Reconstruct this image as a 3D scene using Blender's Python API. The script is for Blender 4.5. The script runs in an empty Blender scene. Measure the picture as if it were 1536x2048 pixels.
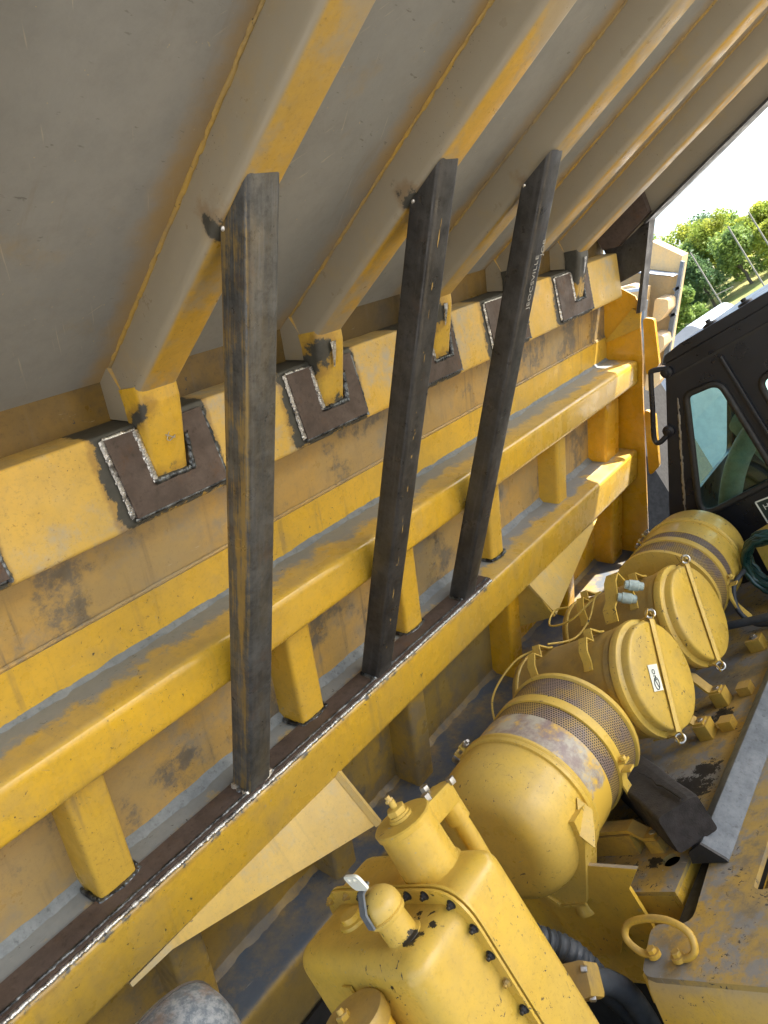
import bpy, bmesh, math, random
from mathutils import Vector, Matrix, noise as mnoise
random.seed(7)
R = math.radians
S = bpy.context.scene
COL = S.collection

# ---------------------------------------------------------------- camera frame
# Camera units, mostly traced from image pixels: origin at the camera, x across the truck, y towards the
# rear (dump body), z up.  Scaled about the camera, one unit is 1.25 m; the yard lies 3.4 units below the eye.
CAM_SCALE = 1.25
GZ = -3.4
def W(p): return Vector((p[0]*CAM_SCALE, p[1]*CAM_SCALE, (p[2]-GZ)*CAM_SCALE))

# ---------------------------------------------------------------- camera
cd = bpy.data.cameras.new('camera'); cam = bpy.data.objects.new('camera', cd); COL.objects.link(cam)
right = Vector((0.592, -0.609, -0.527)); up = Vector((0.379, -0.367, 0.849)); back = -Vector((0.711, 0.703, -0.013))
m3 = Matrix((right, up, back)).transposed()
q = m3.to_quaternion().normalized()
cam.matrix_world = Matrix.Translation(W((0, 0, 0))) @ q.to_matrix().to_4x4()
cd.sensor_fit = 'VERTICAL'; cd.sensor_height = 36.0; cd.lens = 36.0*1480/2048
cd.clip_start = 0.02; cd.clip_end = 2000
S.camera = cam

# ---------------------------------------------------------------- sky and sun
SUN = Vector((1.0, -1.75, 1.75)).normalized()
elev = math.asin(SUN.z)
w = bpy.data.worlds.new('World'); S.world = w; w.use_nodes = True
nt = w.node_tree; bg = nt.nodes['Background']
sky = nt.nodes.new('ShaderNodeTexSky'); sky.sky_type = 'NISHITA'; sky.sun_disc = False
sky.sun_elevation = elev; sky.sun_rotation = math.atan2(SUN.x, SUN.y)
sky.dust_density = 2.5; sky.air_density = 1.0; sky.ozone_density = 1.0
nt.links.new(sky.outputs[0], bg.inputs[0]); bg.inputs[1].default_value = 0.15
sl = bpy.data.lights.new('sun', 'SUN'); sl.energy = 4.5; sl.angle = R(0.53); sl.color = (1.0, 0.94, 0.84)
so = bpy.data.objects.new('sun', sl); COL.objects.link(so)
so.rotation_euler = SUN.to_track_quat('Z', 'Y').to_euler(); so.location = W((10, -17, 20))
S.view_settings.view_transform = 'Standard'; S.view_settings.look = 'None'
S.view_settings.exposure = 1.85; S.view_settings.gamma = 1.0
S.render.engine = 'CYCLES'
S.cycles.max_bounces = 10; S.cycles.diffuse_bounces = 6; S.cycles.glossy_bounces = 4
S.cycles.transparent_max_bounces = 12; S.cycles.use_denoising = True

# ---------------------------------------------------------------- materials
class NT:
    def __init__(s, name):
        s.m = bpy.data.materials.new(name); s.m.use_nodes = True
        s.t = s.m.node_tree; s.b = s.t.nodes['Principled BSDF']
        s.geo = s.t.nodes.new('ShaderNodeNewGeometry'); s.pos = s.geo.outputs['Position']
    def link(s, a, b): s.t.links.new(a, b)
    def put(s, sock, v):
        if v is None: return
        if isinstance(v, (int, float)): sock.default_value = v
        elif isinstance(v, (tuple, list)):
            sock.default_value = tuple(v) + ((1,) if len(v) == 3 and len(sock.default_value) == 4 else ())
        else: s.link(v, sock)
    def noise(s, scale, detail=4, rough=.55, vec=None, dist=0, off=None):
        n = s.t.nodes.new('ShaderNodeTexNoise'); n.inputs['Scale'].default_value = scale
        n.inputs['Detail'].default_value = detail; n.inputs['Roughness'].default_value = rough
        n.inputs['Distortion'].default_value = dist
        v = vec or s.pos
        if off: v = s.vmap(v, (1, 1, 1), off)
        s.link(v, n.inputs['Vector']); return n.outputs['Fac']
    def vmap(s, v, sc, loc=(0, 0, 0), rot=(0, 0, 0)):
        n = s.t.nodes.new('ShaderNodeMapping'); n.inputs['Scale'].default_value = sc
        n.inputs['Location'].default_value = loc; n.inputs['Rotation'].default_value = rot
        s.link(v, n.inputs['Vector']); return n.outputs[0]
    def mr(s, v, a, b, c=0., d=1., smooth=True):
        n = s.t.nodes.new('ShaderNodeMapRange'); n.clamp = True
        if smooth: n.interpolation_type = 'SMOOTHSTEP'
        s.put(n.inputs['Value'], v)
        for k, x in zip(('From Min', 'From Max', 'To Min', 'To Max'), (a, b, c, d)): n.inputs[k].default_value = x
        return n.outputs[0]
    def math(s, op, a, b=None):
        n = s.t.nodes.new('ShaderNodeMath'); n.operation = op; s.put(n.inputs[0], a); s.put(n.inputs[1], b); return n.outputs[0]
    def mul(s, a, b): return s.math('MULTIPLY', a, b)
    def mix(s, f, a, b):
        n = s.t.nodes.new('ShaderNodeMix'); n.data_type = 'RGBA'; n.clamp_factor = True
        s.put(n.inputs[0], f); s.put(n.inputs[6], a); s.put(n.inputs[7], b); return n.outputs[2]
    def mixf(s, f, a, b):
        n = s.t.nodes.new('ShaderNodeMix'); n.data_type = 'FLOAT'; s.put(n.inputs[0], f); s.put(n.inputs[2], a); s.put(n.inputs[3], b); return n.outputs[0]
    def attr(s, nm):
        n = s.t.nodes.new('ShaderNodeAttribute'); n.attribute_name = nm; return n.outputs['Fac']
    def nrm(s, axis='Z'):
        n = s.t.nodes.new('ShaderNodeSeparateXYZ'); s.link(s.geo.outputs['Normal'], n.inputs[0]); return n.outputs[axis]
    def xyz(s, axis):
        n = s.t.nodes.new('ShaderNodeSeparateXYZ'); s.link(s.pos, n.inputs[0]); return n.outputs[axis]
    def bump(s, h, strength=.3, dist=.004, prev=None):
        n = s.t.nodes.new('ShaderNodeBump'); n.inputs['Strength'].default_value = strength
        n.inputs['Distance'].default_value = dist; s.link(h, n.inputs['Height'])
        if prev: s.link(prev, n.inputs['Normal'])
        return n.outputs[0]
    def done(s, col, rough=.5, metal=0., bump=None, spec=None):
        s.put(s.b.inputs['Base Color'], col); s.put(s.b.inputs['Roughness'], rough); s.put(s.b.inputs['Metallic'], metal)
        if bump: s.link(bump, s.b.inputs['Normal'])
        if spec is not None: s.b.inputs['Specular IOR Level'].default_value = spec
        return s.m

YEL = (.70, .430, .035); YEL2 = (.59, .380, .055)
def paint(name, c1=YEL, c2=YEL2, dust=(.30, .29, .265), dust_amt=.8, dirt=.35, dirtc=(.30, .235, .135), chip=.66,
          rough=.36, streak=.0, rust=.0, burn=False, side=None, sidec=(.36, .32, .245), off=(0, 0, 0), grime=.0, film=.0, ledge=False, dust_lo=.25, dust_sc=4.5, oil=(), coat=0., dust_th=.34, scratch=0., grime_lo=.47, grimec=((.07, .068, .06), (.20, .19, .17))):
    t = NT(name)
    col = t.mix(t.mr(t.noise(1.7, 6, .6, off=off), .36, .66), c1, c2)
    col = t.mix(t.mr(t.noise(19, 8, .7), .35, .75, 0, .30), col, (c2[0]*.62, c2[1]*.62, c2[2]*.9))
    col = t.mix(t.mr(t.noise(75, 5, .8), .50, .72, 0, .38), col, (c2[0]*.42, c2[1]*.42, c2[2]*.6))
    d1 = t.mul(t.mr(t.noise(3.1, 10, .72, off=off), .50, .68), dirt)
    col = t.mix(d1, col, dirtc)
    if film: col = t.mix(t.mr(t.noise(1.1, 7, .7, off=(6, 6, 2)), .3, .7, film*.55, film*1.35), col, dirtc)
    if streak:
        v = t.vmap(t.pos, (26, 1.6, 1.6))
        st = t.mul(t.mr(t.noise(1., 5, .6, vec=v), .52, .74), t.mr(t.noise(2.3, 4), .38, .62))
        col = t.mix(t.mul(st, streak), col, (.15, .12, .085))
    if rust:
        rs = t.mul(t.mr(t.noise(60, 6, .7), .60, .66), t.mr(t.noise(2.6, 5, .6, off=(5, 3, 1)), .50, .60))
        col = t.mix(t.mul(rs, rust), col, (.15, .07, .025))
    if grime:
        g = t.mr(t.noise(2.4, 9, .75, off=(9, 2, 4)), grime_lo, grime_lo+.10)
        col = t.mix(t.mul(g, grime), col, t.mix(t.noise(23, 6), *grimec))
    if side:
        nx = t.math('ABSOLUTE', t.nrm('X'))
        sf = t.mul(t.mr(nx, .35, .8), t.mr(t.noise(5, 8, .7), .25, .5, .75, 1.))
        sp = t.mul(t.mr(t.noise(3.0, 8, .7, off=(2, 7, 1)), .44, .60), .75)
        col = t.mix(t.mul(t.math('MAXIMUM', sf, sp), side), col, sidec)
    up = t.mul(t.mr(t.nrm('Z'), .12, .72), t.mr(t.noise(dust_sc, 9, .74), dust_th, dust_th+(.24 if dust_th < .4 else .12), dust_lo, 1.))
    df = t.mul(up, dust_amt)
    if ledge:
        lg = t.mr(t.math('ADD', t.attr('ledge'), t.mr(t.noise(6, 9, .75), .2, .8, -.30, .30)), .30, .62)
        df = t.math('MAXIMUM', t.mul(df, .35), t.mul(lg, .93))
    dcol = t.mix(t.noise(30, 6, .7), dust, (dust[0]*.62, dust[1]*.64, dust[2]*.68))
    col = t.mix(df, col, dcol)
    # chipped paint: small irregular flakes with dark steel under them
    cm = t.mul(t.mr(t.noise(58, 4, .6, dist=.8), chip, chip+.03), t.mr(t.noise(4.3, 3, off=(1, 8, 3)), .48, .58))
    if scratch:
        for k, rt in enumerate(((.3, .5, .2), (1.2, .2, .9), (.7, 1.4, 2.1))):
            lv = t.vmap(t.vmap(t.pos, (1, 1, 1), rot=rt), (70, 7, 70), loc=(k*3.1, k, 0))
            sm = t.mul(t.mr(t.noise(1., 3, .5, vec=lv), .70, .735), t.mr(t.noise(3.1, 3, off=(k*2, 4, 1)), .50, .60, 0, scratch))
            col = t.mix(sm, col, t.mix(t.mr(t.noise(6, 2), .45, .55), (.05, .045, .04), (.36, .34, .30)))
    cm = t.math('MAXIMUM', cm, t.mul(t.mr(t.noise(150, 2, .5), .70, .73), t.mr(t.noise(2.9, 4, off=(7, 1, 5)), .50, .66, 0, .8)))
    col = t.mix(cm, col, (.045, .042, .04))
    # fine pale scuffs
    sc = t.mr(t.noise(9, 6, .7, vec=t.vmap(t.pos, (1, 5, 9), rot=(.6, .4, 1.1))), .66, .70, 0, .35)
    col = t.mix(t.mul(sc, t.mr(t.noise(3.3, 3, off=(2, 2, 9)), .46, .58)), col, (.50, .44, .34))
    for (c, r_) in oil:
        n = t.t.nodes.new('ShaderNodeVectorMath'); n.operation = 'DISTANCE'; t.link(t.pos, n.inputs[0]); n.inputs[1].default_value = W(c)
        om = t.mr(t.math('ADD', t.math('DIVIDE', n.outputs['Value'], r_*CAM_SCALE), t.mr(t.noise(34, 5, .75), .25, .75, -.6, .6)), .70, .85, 1., 0.)
        col = t.mix(om, col, (.022, .019, .015))
    rg = t.mixf(df, t.mr(t.noise(9, 6), .3, .7, rough-.10, rough+.26), .85)
    rg = t.mixf(d1, rg, .75)
    if burn:
        a = t.attr('burn'); f = t.mr(t.math('ADD', a, t.mr(t.noise(17, 7, .7), .2, .8, -.32, .32)), .42, .60)
        col = t.mix(f, col, t.mix(t.noise(40, 4), (.030, .031, .027), (.085, .083, .07)))
        halo = t.mr(t.math('ADD', a, t.mr(t.noise(9, 5, .7), .2, .8, -.2, .2)), .22, .48, 0, .5)
        col = t.mix(t.mul(halo, t.math('SUBTRACT', 1., f)), col, (.22, .12, .04))
        rg = t.mixf(f, rg, .55)
    b = t.bump(t.noise(5, 3), .18, .005)
    b = t.bump(t.noise(150, 3), .10, .001, b)
    b = t.bump(cm, .5, -.0012, b)
    if coat: t.b.inputs['Coat Weight'].default_value = coat; t.b.inputs['Coat Roughness'].default_value = .10
    return t.done(col, rg, 0., b)

M = {}
M['yellow'] = paint('weathered yellow paint', streak=.55, rust=.5, film=.05, chip=.655, rough=.30, scratch=.5)
M['yellow_bright'] = paint('bright orange yellow paint', c1=(.78, .41, .012), c2=(.70, .37, .018), streak=.3, rust=.3, dirt=.10, dust_amt=.3, chip=.71, rough=.24, coat=.5)  # brighter, more orange yellow for the far end
M['yellow_beam'] = paint('yellow beam paint', scratch=.5, rust=.5, streak=.30, burn=True, ledge=True, dirt=.30, rough=.20, chip=.655, coat=.35, dust=(.25, .285, .31))
M['yellow_top'] = paint('patchy yellow beam paint', c1=(.70, .43, .05), c2=(.60, .41, .10), dirt=.95, dirtc=(.40, .365, .285), rust=.5, burn=True, dust_amt=.4, chip=.69, film=.06)
M['yellow_wall'] = paint('grimy yellow wall paint', c1=(.62, .35, .04), c2=(.44, .29, .08), dirt=.95, dirtc=(.255, .228, .178), streak=.95, rust=.8, dust_amt=.9, grime=.80, film=.42, chip=.70, grime_lo=.51, grimec=((.045, .045, .044), (.17, .17, .165)))
M['yellow_low'] = paint('dark yellow paint', c1=(.52, .32, .035), c2=(.30, .21, .06), dirt=.75, dirtc=(.085, .085, .082), streak=.8, dust=(.10, .13, .17), grime=.55, film=.22, dust_amt=.95)  # darker yellow with blue grey ledge dust for the lowest bay
M['yellow_guard'] = paint('pale yellow plate paint', c1=(.72, .48, .10), c2=(.64, .45, .14), dirt=.75, streak=.35, scratch=.8, dirtc=(.45, .40, .28), chip=.72)
M['yellow_clean'] = paint('air cleaner yellow paint', coat=.12, c1=(.68, .455, .065), c2=(.58, .40, .085), dust_amt=.18, dirt=.40, dirtc=(.36, .27, .12), scratch=.9, chip=.632, rough=.32, dust=(.52, .40, .15))
M['yellow_dirty'] = paint('dirty canister yellow paint', c1=(.58, .355, .04), c2=(.38, .255, .06), dust_amt=.45, dirt=.9, dirtc=(.17, .13, .075), chip=.70, dust=(.33, .25, .13), rough=.40)
M['yellow_tank'] = paint('oily tank yellow paint', coat=.12, c1=(.66, .435, .055), c2=(.57, .385, .07), dust_amt=.15, dirt=.30, dirtc=(.40, .29, .11), scratch=.9, chip=.632, rough=.30, dust=(.52, .40, .15), grime=.0, oil=[((.735, 1.268, -.748), .022), ((.775, 1.245, -.745), .012), ((.675, 1.30, -.80), .016), ((.80, 1.27, -.725), .020), ((.79, 1.30, -.735), .016)])
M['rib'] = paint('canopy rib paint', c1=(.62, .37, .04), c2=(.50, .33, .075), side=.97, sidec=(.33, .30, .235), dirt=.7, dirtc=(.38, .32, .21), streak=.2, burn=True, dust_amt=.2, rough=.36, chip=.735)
M['deck'] = paint('worn deck paint', c1=(.46, .30, .06), c2=(.33, .25, .10), dust=(.26, .265, .26), dust_amt=.90, dirt=.85, dirtc=(.14, .135, .12), grime=.70, grime_lo=.50, chip=.60, rough=.55, dust_lo=.0, dust_sc=4.2, dust_th=.46, scratch=1., oil=[((1.93, 1.40, -1.3), .09), ((2.02, 1.36, -1.3), .06), ((2.35, 1.40, -1.3), .05), ((1.60, 1.40, -1.3), .03)])
M['far_yellow'] = paint('sun bleached tan yellow paint', c1=(.62, .40, .15), c2=(.52, .38, .19), dust=(.5, .42, .33), dirt=.4, dirtc=(.4, .31, .2))
M['yellow_foot'] = paint('heat marked foot paint', rust=.4, streak=.30, burn=True, dirt=.35, rough=.28, chip=.70)
M['yellow_edge'] = paint('yellow rib weld paint', c1=(.50, .32, .06), c2=(.34, .25, .10), dirt=.8, dirtc=(.22, .19, .14), chip=.64)
M['yellow_junction'] = paint('shaded junction paint', c1=(.19, .115, .022), c2=(.10, .07, .025), dirt=.8, dirtc=(.06, .05, .035), streak=.5)  # dark tone puts the shade of the deep gap into the colour
def canopy_mat():
    t = NT('mud dusted canopy plate')
    col = t.mix(t.mr(t.noise(.9, 8, .65), .3, .7), (.245, .256, .255), (.298, .298, .284))
    col = t.mix(t.mr(t.noise(11, 8, .75), .35, .8, 0, .45), col, (.185, .188, .182))
    col = t.mix(t.mul(t.mr(t.noise(2.1, 8, .7, off=(3, 1, 8)), .54, .72), .5), col, (.36, .25, .09))
    fx = t.math('FRACT', t.math('ADD', t.mul(t.math('SUBTRACT', t.xyz('X'), .955*CAM_SCALE), 1/(.6007*CAM_SCALE)), 20.))
    hl = t.mr(t.math('ADD', fx, t.mr(t.noise(5, 7, .7), .2, .8, -.05, .05)), .86, 1.0, 0, .75)
    col = t.mix(t.mul(hl, t.mr(t.noise(1.6, 5), .32, .58, .25, 1.)), col, (.40, .255, .07))
    col = t.mix(t.mr(t.noise(2.6, 10, .8, off=(1, 9, 4)), .52, .74, 0, .35), col, (.14, .135, .12))
    col = t.mix(t.mr(t.noise(70, 2), .73, .76, 0, .8), col, (.42, .36, .24))
    for k, rt in enumerate(((.2, .1, .35), (.1, .3, 1.3), (.3, .0, 2.3))):
        lv = t.vmap(t.vmap(t.pos, (1, 1, 1), rot=rt), (90, 3.2, 90), loc=(k*2.7, k, 0))
        sm = t.mul(t.mr(t.noise(1., 3, .5, vec=lv), .68, .73), t.mr(t.noise(1.7, 3, off=(k*5, 1, 2)), .48, .60, 0, .55))
        col = t.mix(sm, col, (.44, .40, .32) if k != 1 else (.10, .095, .085))
    rs_ = t.mul(t.mr(t.noise(1., 6, .7, vec=t.vmap(t.pos, (9, 1.1, 1.1))), .56, .72), t.mr(t.noise(1.3, 4, off=(4, 2, 2)), .45, .60, 0, .5))
    col = t.mix(rs_, col, (.20, .155, .095))
    return t.done(col, .72, 0, t.bump(t.noise(60, 5), .2, .002, t.bump(t.noise(1.6, 3), .35, .03)), .35)
M['canopy'] = canopy_mat()
def steel(name, a, b, rust=.0, yellow=.0, rough=.42, metal=.55, grain=.6):
    t = NT(name)
    lay = t.vmap(t.vmap(t.pos, (1, 1, 1), rot=(R(-137.5), 0, 0)), (14, 1.3, 34))
    col = t.mix(t.mr(t.noise(11, 9, .78), .34, .66), a, b)
    col = t.mix(t.mr(t.noise(48, 5, .7), .52, .70, 0, .55), col, tuple(x*.4 for x in a))
    if grain: col = t.mix(t.mr(t.noise(1.6, 6, .7, vec=lay), .48, .76, 0, grain), col, tuple(x*1.75 for x in b))
    if rust: col = t.mix(t.mul(t.mr(t.noise(9, 9, .75, off=(4, 4, 1)), .54, .70), rust), col, (.13, .065, .03))
    if yellow:
        fx = t.mr(t.math('ABSOLUTE', t.nrm('X')), .4, .8)
        f = t.math('ADD', t.mul(t.noise(1.0, 8, .75, vec=lay), .6), t.mul(t.noise(3.4, 9, .78, off=(8, 1, 1)), .4))
        f = t.mul(t.mr(f, .47, .56), t.mixf(fx, .10, yellow))
        col = t.mix(f, col, t.mix(t.noise(20, 5), (.40, .26, .06), (.22, .17, .08)))
    return t.done(col, t.mr(t.noise(13, 6), .3, .7, rough-.1, rough+.2), metal, t.bump(t.noise(70, 6, .7), .35, .0015))
M['scale_rust'] = steel('mill scale steel with yellow stain', (.055, .058, .060), (.115, .12, .125), .30, .85, .36, .35, .5)
M['scale'] = steel('dark mill scale steel', (.036, .036, .037), (.068, .068, .070), .22, 0, .36, .35, .45)
M['plate'] = steel('bare brown steel plate', (.075, .055, .047), (.115, .085, .072), .6, 0, .55, .2, .0)
M['galv'] = steel('grey galvanised steel', (.095, .11, .125), (.15, .168, .185), .05, 0, .6, .15, .1)
M['caulk'] = steel('blue grey dust caulk', (.17, .19, .205), (.25, .275, .29), .0, 0, .85, .0, .0)
M['bolt'] = steel('dull bolt steel', (.30, .29, .27), (.42, .41, .39), .3, 0, .38, .9)
M['chrome'] = steel('bright wire steel', (.6, .6, .58), (.7, .7, .68), 0, 0, .22, 1.)
def weldmat():
    t = NT('fresh weld metal')
    n = t.noise(60, 4, .7)
    col = t.mix(t.mr(n, .35, .65), (.50, .50, .49), (.80, .80, .78))
    col = t.mix(t.mr(t.noise(16, 5, .7), .50, .62, 0, .8), col, (.10, .095, .09))
    return t.done(col, t.mr(t.noise(35, 4), .3, .7, .22, .5), .75, t.bump(t.noise(120, 3), .5, .002))
M['weld'] = weldmat()
def weld2():
    t = NT('sooty blue weld metal')
    col = t.mix(t.mr(t.noise(22, 5, .7), .42, .62), (.032, .035, .04), (.17, .19, .21))
    return t.done(col, .34, .7, t.bump(t.noise(90, 3), .5, .002))
M['weld_dark'] = weld2()
def simple(name, c, r=.5, metal=0., var=.35, sc=12, bump=.15, spec=None, dust=0, dustc=(.3, .28, .25)):
    t = NT(name)
    col = t.mix(t.mr(t.noise(sc, 7, .7), .3, .75), c, tuple(x*(1-var) for x in c))
    if dust:
        f = t.mul(t.mul(t.mr(t.nrm('Z'), .1, .8), t.mr(t.noise(6, 8, .7), .25, .6, .3, 1)), dust)
        col = t.mix(f, col, dustc)
    return t.done(col, t.mr(t.noise(sc*1.3, 5), .3, .7, max(.05, r-.1), min(1, r+.12)), metal, t.bump(t.noise(sc*7, 4), bump, .002), spec)
M['black'] = simple('black cab paint', (.010, .012, .019), .34, 0, .4, 5, .05, None, .15, (.16, .16, .16))
M['rubber'] = simple('black rubber', (.022, .022, .023), .55, 0, .3, 30)
M['hose_blue'] = simple('dusty dark hose rubber', (.045, .055, .068), .55, 0, .5, 14)
M['hose_green'] = simple('dark green hose', (.012, .055, .048), .35, 0, .5, 10)
M['timber'] = simple('oil blackened timber', (.026, .021, .019), .9, 0, .6, 22, 1.0, None, .45, (.055, .054, .055))
M['dark'] = simple('near black matte', (.012, .011, .010), .8, 0, .5, 9)  # near black fill, mostly for the bay below the deck
M['white'] = simple('white sticker', (.80, .82, .74), .45, 0, .08, 20, .02)
M['black_print'] = simple('dark print', (.02, .035, .03), .5, 0, .1, 30, .02)
M['rust_dot'] = simple('dull yellow rust', (.40, .27, .09), .8, 0, .6, 60)
M['stamp'] = simple('black stamp ink', (.012, .012, .013), .6, 0, .2, 60, .02)
M['chalk'] = simple('white paint marker', (.42, .42, .40), .7, 0, .35, 90, .1)
M['cup'] = simple('milky green plastic cup', (.42, .52, .50), .3, 0, .5, 25, .05)
M['muffler'] = None
def muf():
    t = NT('scaled grey muffler steel')
    col = t.mix(t.mr(t.noise(38, 6, .75), .42, .62), (.16, .19, .22), (.36, .375, .385))
    col = t.mix(t.mr(t.noise(5, 8, .7), .56, .70, 0, .7), col, (.30, .19, .12))
    return t.done(col, .68, .2, t.bump(t.noise(55, 5), .4, .003))
M['muffler'] = muf()
def meshmat(axis_pt):
    # perforated sheet: round holes on a staggered grid round the drum, lightly rusted at one side
    t = NT('perforated screen')
    sp = t.t.nodes.new('ShaderNodeSeparateXYZ'); t.link(t.pos, sp.inputs[0])
    c = W((0, 1.655, -1.01))
    ang = t.math('ARCTAN2', t.math('SUBTRACT', sp.outputs['Z'], c.z), t.math('SUBTRACT', sp.outputs['Y'], c.y))
    u = t.mul(ang, 27.0); v = t.mul(sp.outputs['X'], 96.0)
    row = t.math('FLOOR', v); u2 = t.math('ADD', u, t.mul(t.math('MODULO', row, 2.), .5))
    fu = t.math('SUBTRACT', t.math('FRACT', t.math('ADD', u2, 500.)), .5); fv = t.math('SUBTRACT', t.math('FRACT', v), .5)
    d = t.math('SQRT', t.math('ADD', t.math('POWER', fu, 2.), t.math('POWER', fv, 2.)))
    hole = t.math('LESS_THAN', d, .36)
    n = t.mr(t.noise(4.5, 6, .7, off=(1, 4, 2)), .46, .58)
    col = t.mix(n, (.40, .27, .09), t.mix(t.noise(20, 5), (.20, .135, .125), (.30, .235, .19)))
    col = t.mix(hole, col, (.012, .010, .009))
    return t.done(col, .5, 0., t.bump(hole, .8, -.004))
M['screen'] = meshmat(None)
def drummat():
    t = NT('scorched drum paint')
    c = t.mix(t.mr(t.noise(2, 6), .35, .65), (.76, .475, .050), (.66, .43, .065))
    v = t.math('ADD', t.mul(t.nrm('Z'), .55), t.mul(t.nrm('Y'), -.35))
    f = t.mul(t.mr(t.math('ADD', v, t.mr(t.noise(7, 8, .75), .2, .8, -.3, .3)), .30, .48), t.mr(t.noise(5, 8, .7, off=(3, 3, 1)), .36, .5))
    c = t.mix(f, c, t.mix(t.mr(t.noise(9, 7, .7), .38, .62), (.25, .19, .18), (.44, .41, .33)))
    return t.done(c, .42, 0, t.bump(t.noise(9, 4), .2, .004))
M['drum'] = drummat()
def glassmat():
    t = NT('green tinted glass')
    nodes = t.t.nodes; out = nodes['Material Output']
    gl = nodes.new('ShaderNodeBsdfGlossy'); gl.inputs['Roughness'].default_value = .02
    tr = nodes.new('ShaderNodeBsdfTransparent'); tr.inputs[0].default_value = (.76, .96, .88, 1)
    fr = nodes.new('ShaderNodeFresnel'); fr.inputs[0].default_value = 1.52
    mx = nodes.new('ShaderNodeMixShader'); t.link(fr.outputs[0], mx.inputs[0]); t.link(tr.outputs[0], mx.inputs[1]); t.link(gl.outputs[0], mx.inputs[2])
    t.link(mx.outputs[0], out.inputs[0]); return t.m
M['glass'] = glassmat()
def leafmat(name, a, b):
    t = NT(name)
    oi = t.t.nodes.new('ShaderNodeObjectInfo')
    col = t.mix(t.mr(t.noise(.9, 3), .35, .65), a, b)
    m = t.done(col, .6)
    t.b.inputs['Transmission Weight'].default_value = 0.
    tl = t.t.nodes.new('ShaderNodeBsdfTranslucent'); t.link(col, tl.inputs[0])
    mx = t.t.nodes.new('ShaderNodeMixShader'); mx.inputs[0].default_value = .5
    t.link(t.b.outputs[0], mx.inputs[1]); t.link(tl.outputs[0], mx.inputs[2]); t.link(mx.outputs[0], t.t.nodes['Material Output'].inputs[0])
    return m
M['leaf_a'] = leafmat('yellow green leaves', (.27, .35, .055), (.38, .41, .065))
M['leaf_b'] = leafmat('green leaves', (.16, .26, .075), (.26, .35, .09))
M['leaf_c'] = leafmat('dark green leaves', (.085, .16, .07), (.14, .22, .085))
M['bark'] = simple('grey bark', (.12, .10, .08), .9, 0, .5, 20)
M['pole'] = simple('weathered grey pole', (.24, .23, .21), .8, 0, .4, 20)
M['boulder'] = simple('pale grey rock', (.36, .38, .42), .85, 0, .5, 6, .6)
M['pale'] = simple('pale painted sheet metal', (.40, .45, .50), .5, 0, .2, 4)
M['seat'] = simple('worn light seat fabric', (.30, .31, .28), .8, 0, .4, 20)
def groundmat():
    t = NT('gravel yard and grass bank')
    g = t.mix(t.mr(t.noise(1.2, 9, .75), .35, .7), (.40, .37, .32), (.27, .25, .22))
    g = t.mix(t.mr(t.noise(25, 5), .5, .8, 0, .5), g, (.5, .48, .44))
    gr = t.mix(t.mr(t.noise(.35, 8, .7), .35, .65), (.13, .17, .035), (.34, .31, .11))
    gr = t.mix(t.mr(t.noise(2.4, 6, .7), .5, .75, 0, .6), gr, (.08, .10, .03))
    f = t.mr(t.math('ADD', t.xyz('X'), t.mr(t.noise(.2, 4), 0, 1, -6, 6)), 44., 50.)
    return t.done(t.mix(f, g, gr), .95, 0, t.bump(t.noise(14, 6), .5, .03))
M['ground'] = groundmat()

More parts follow.
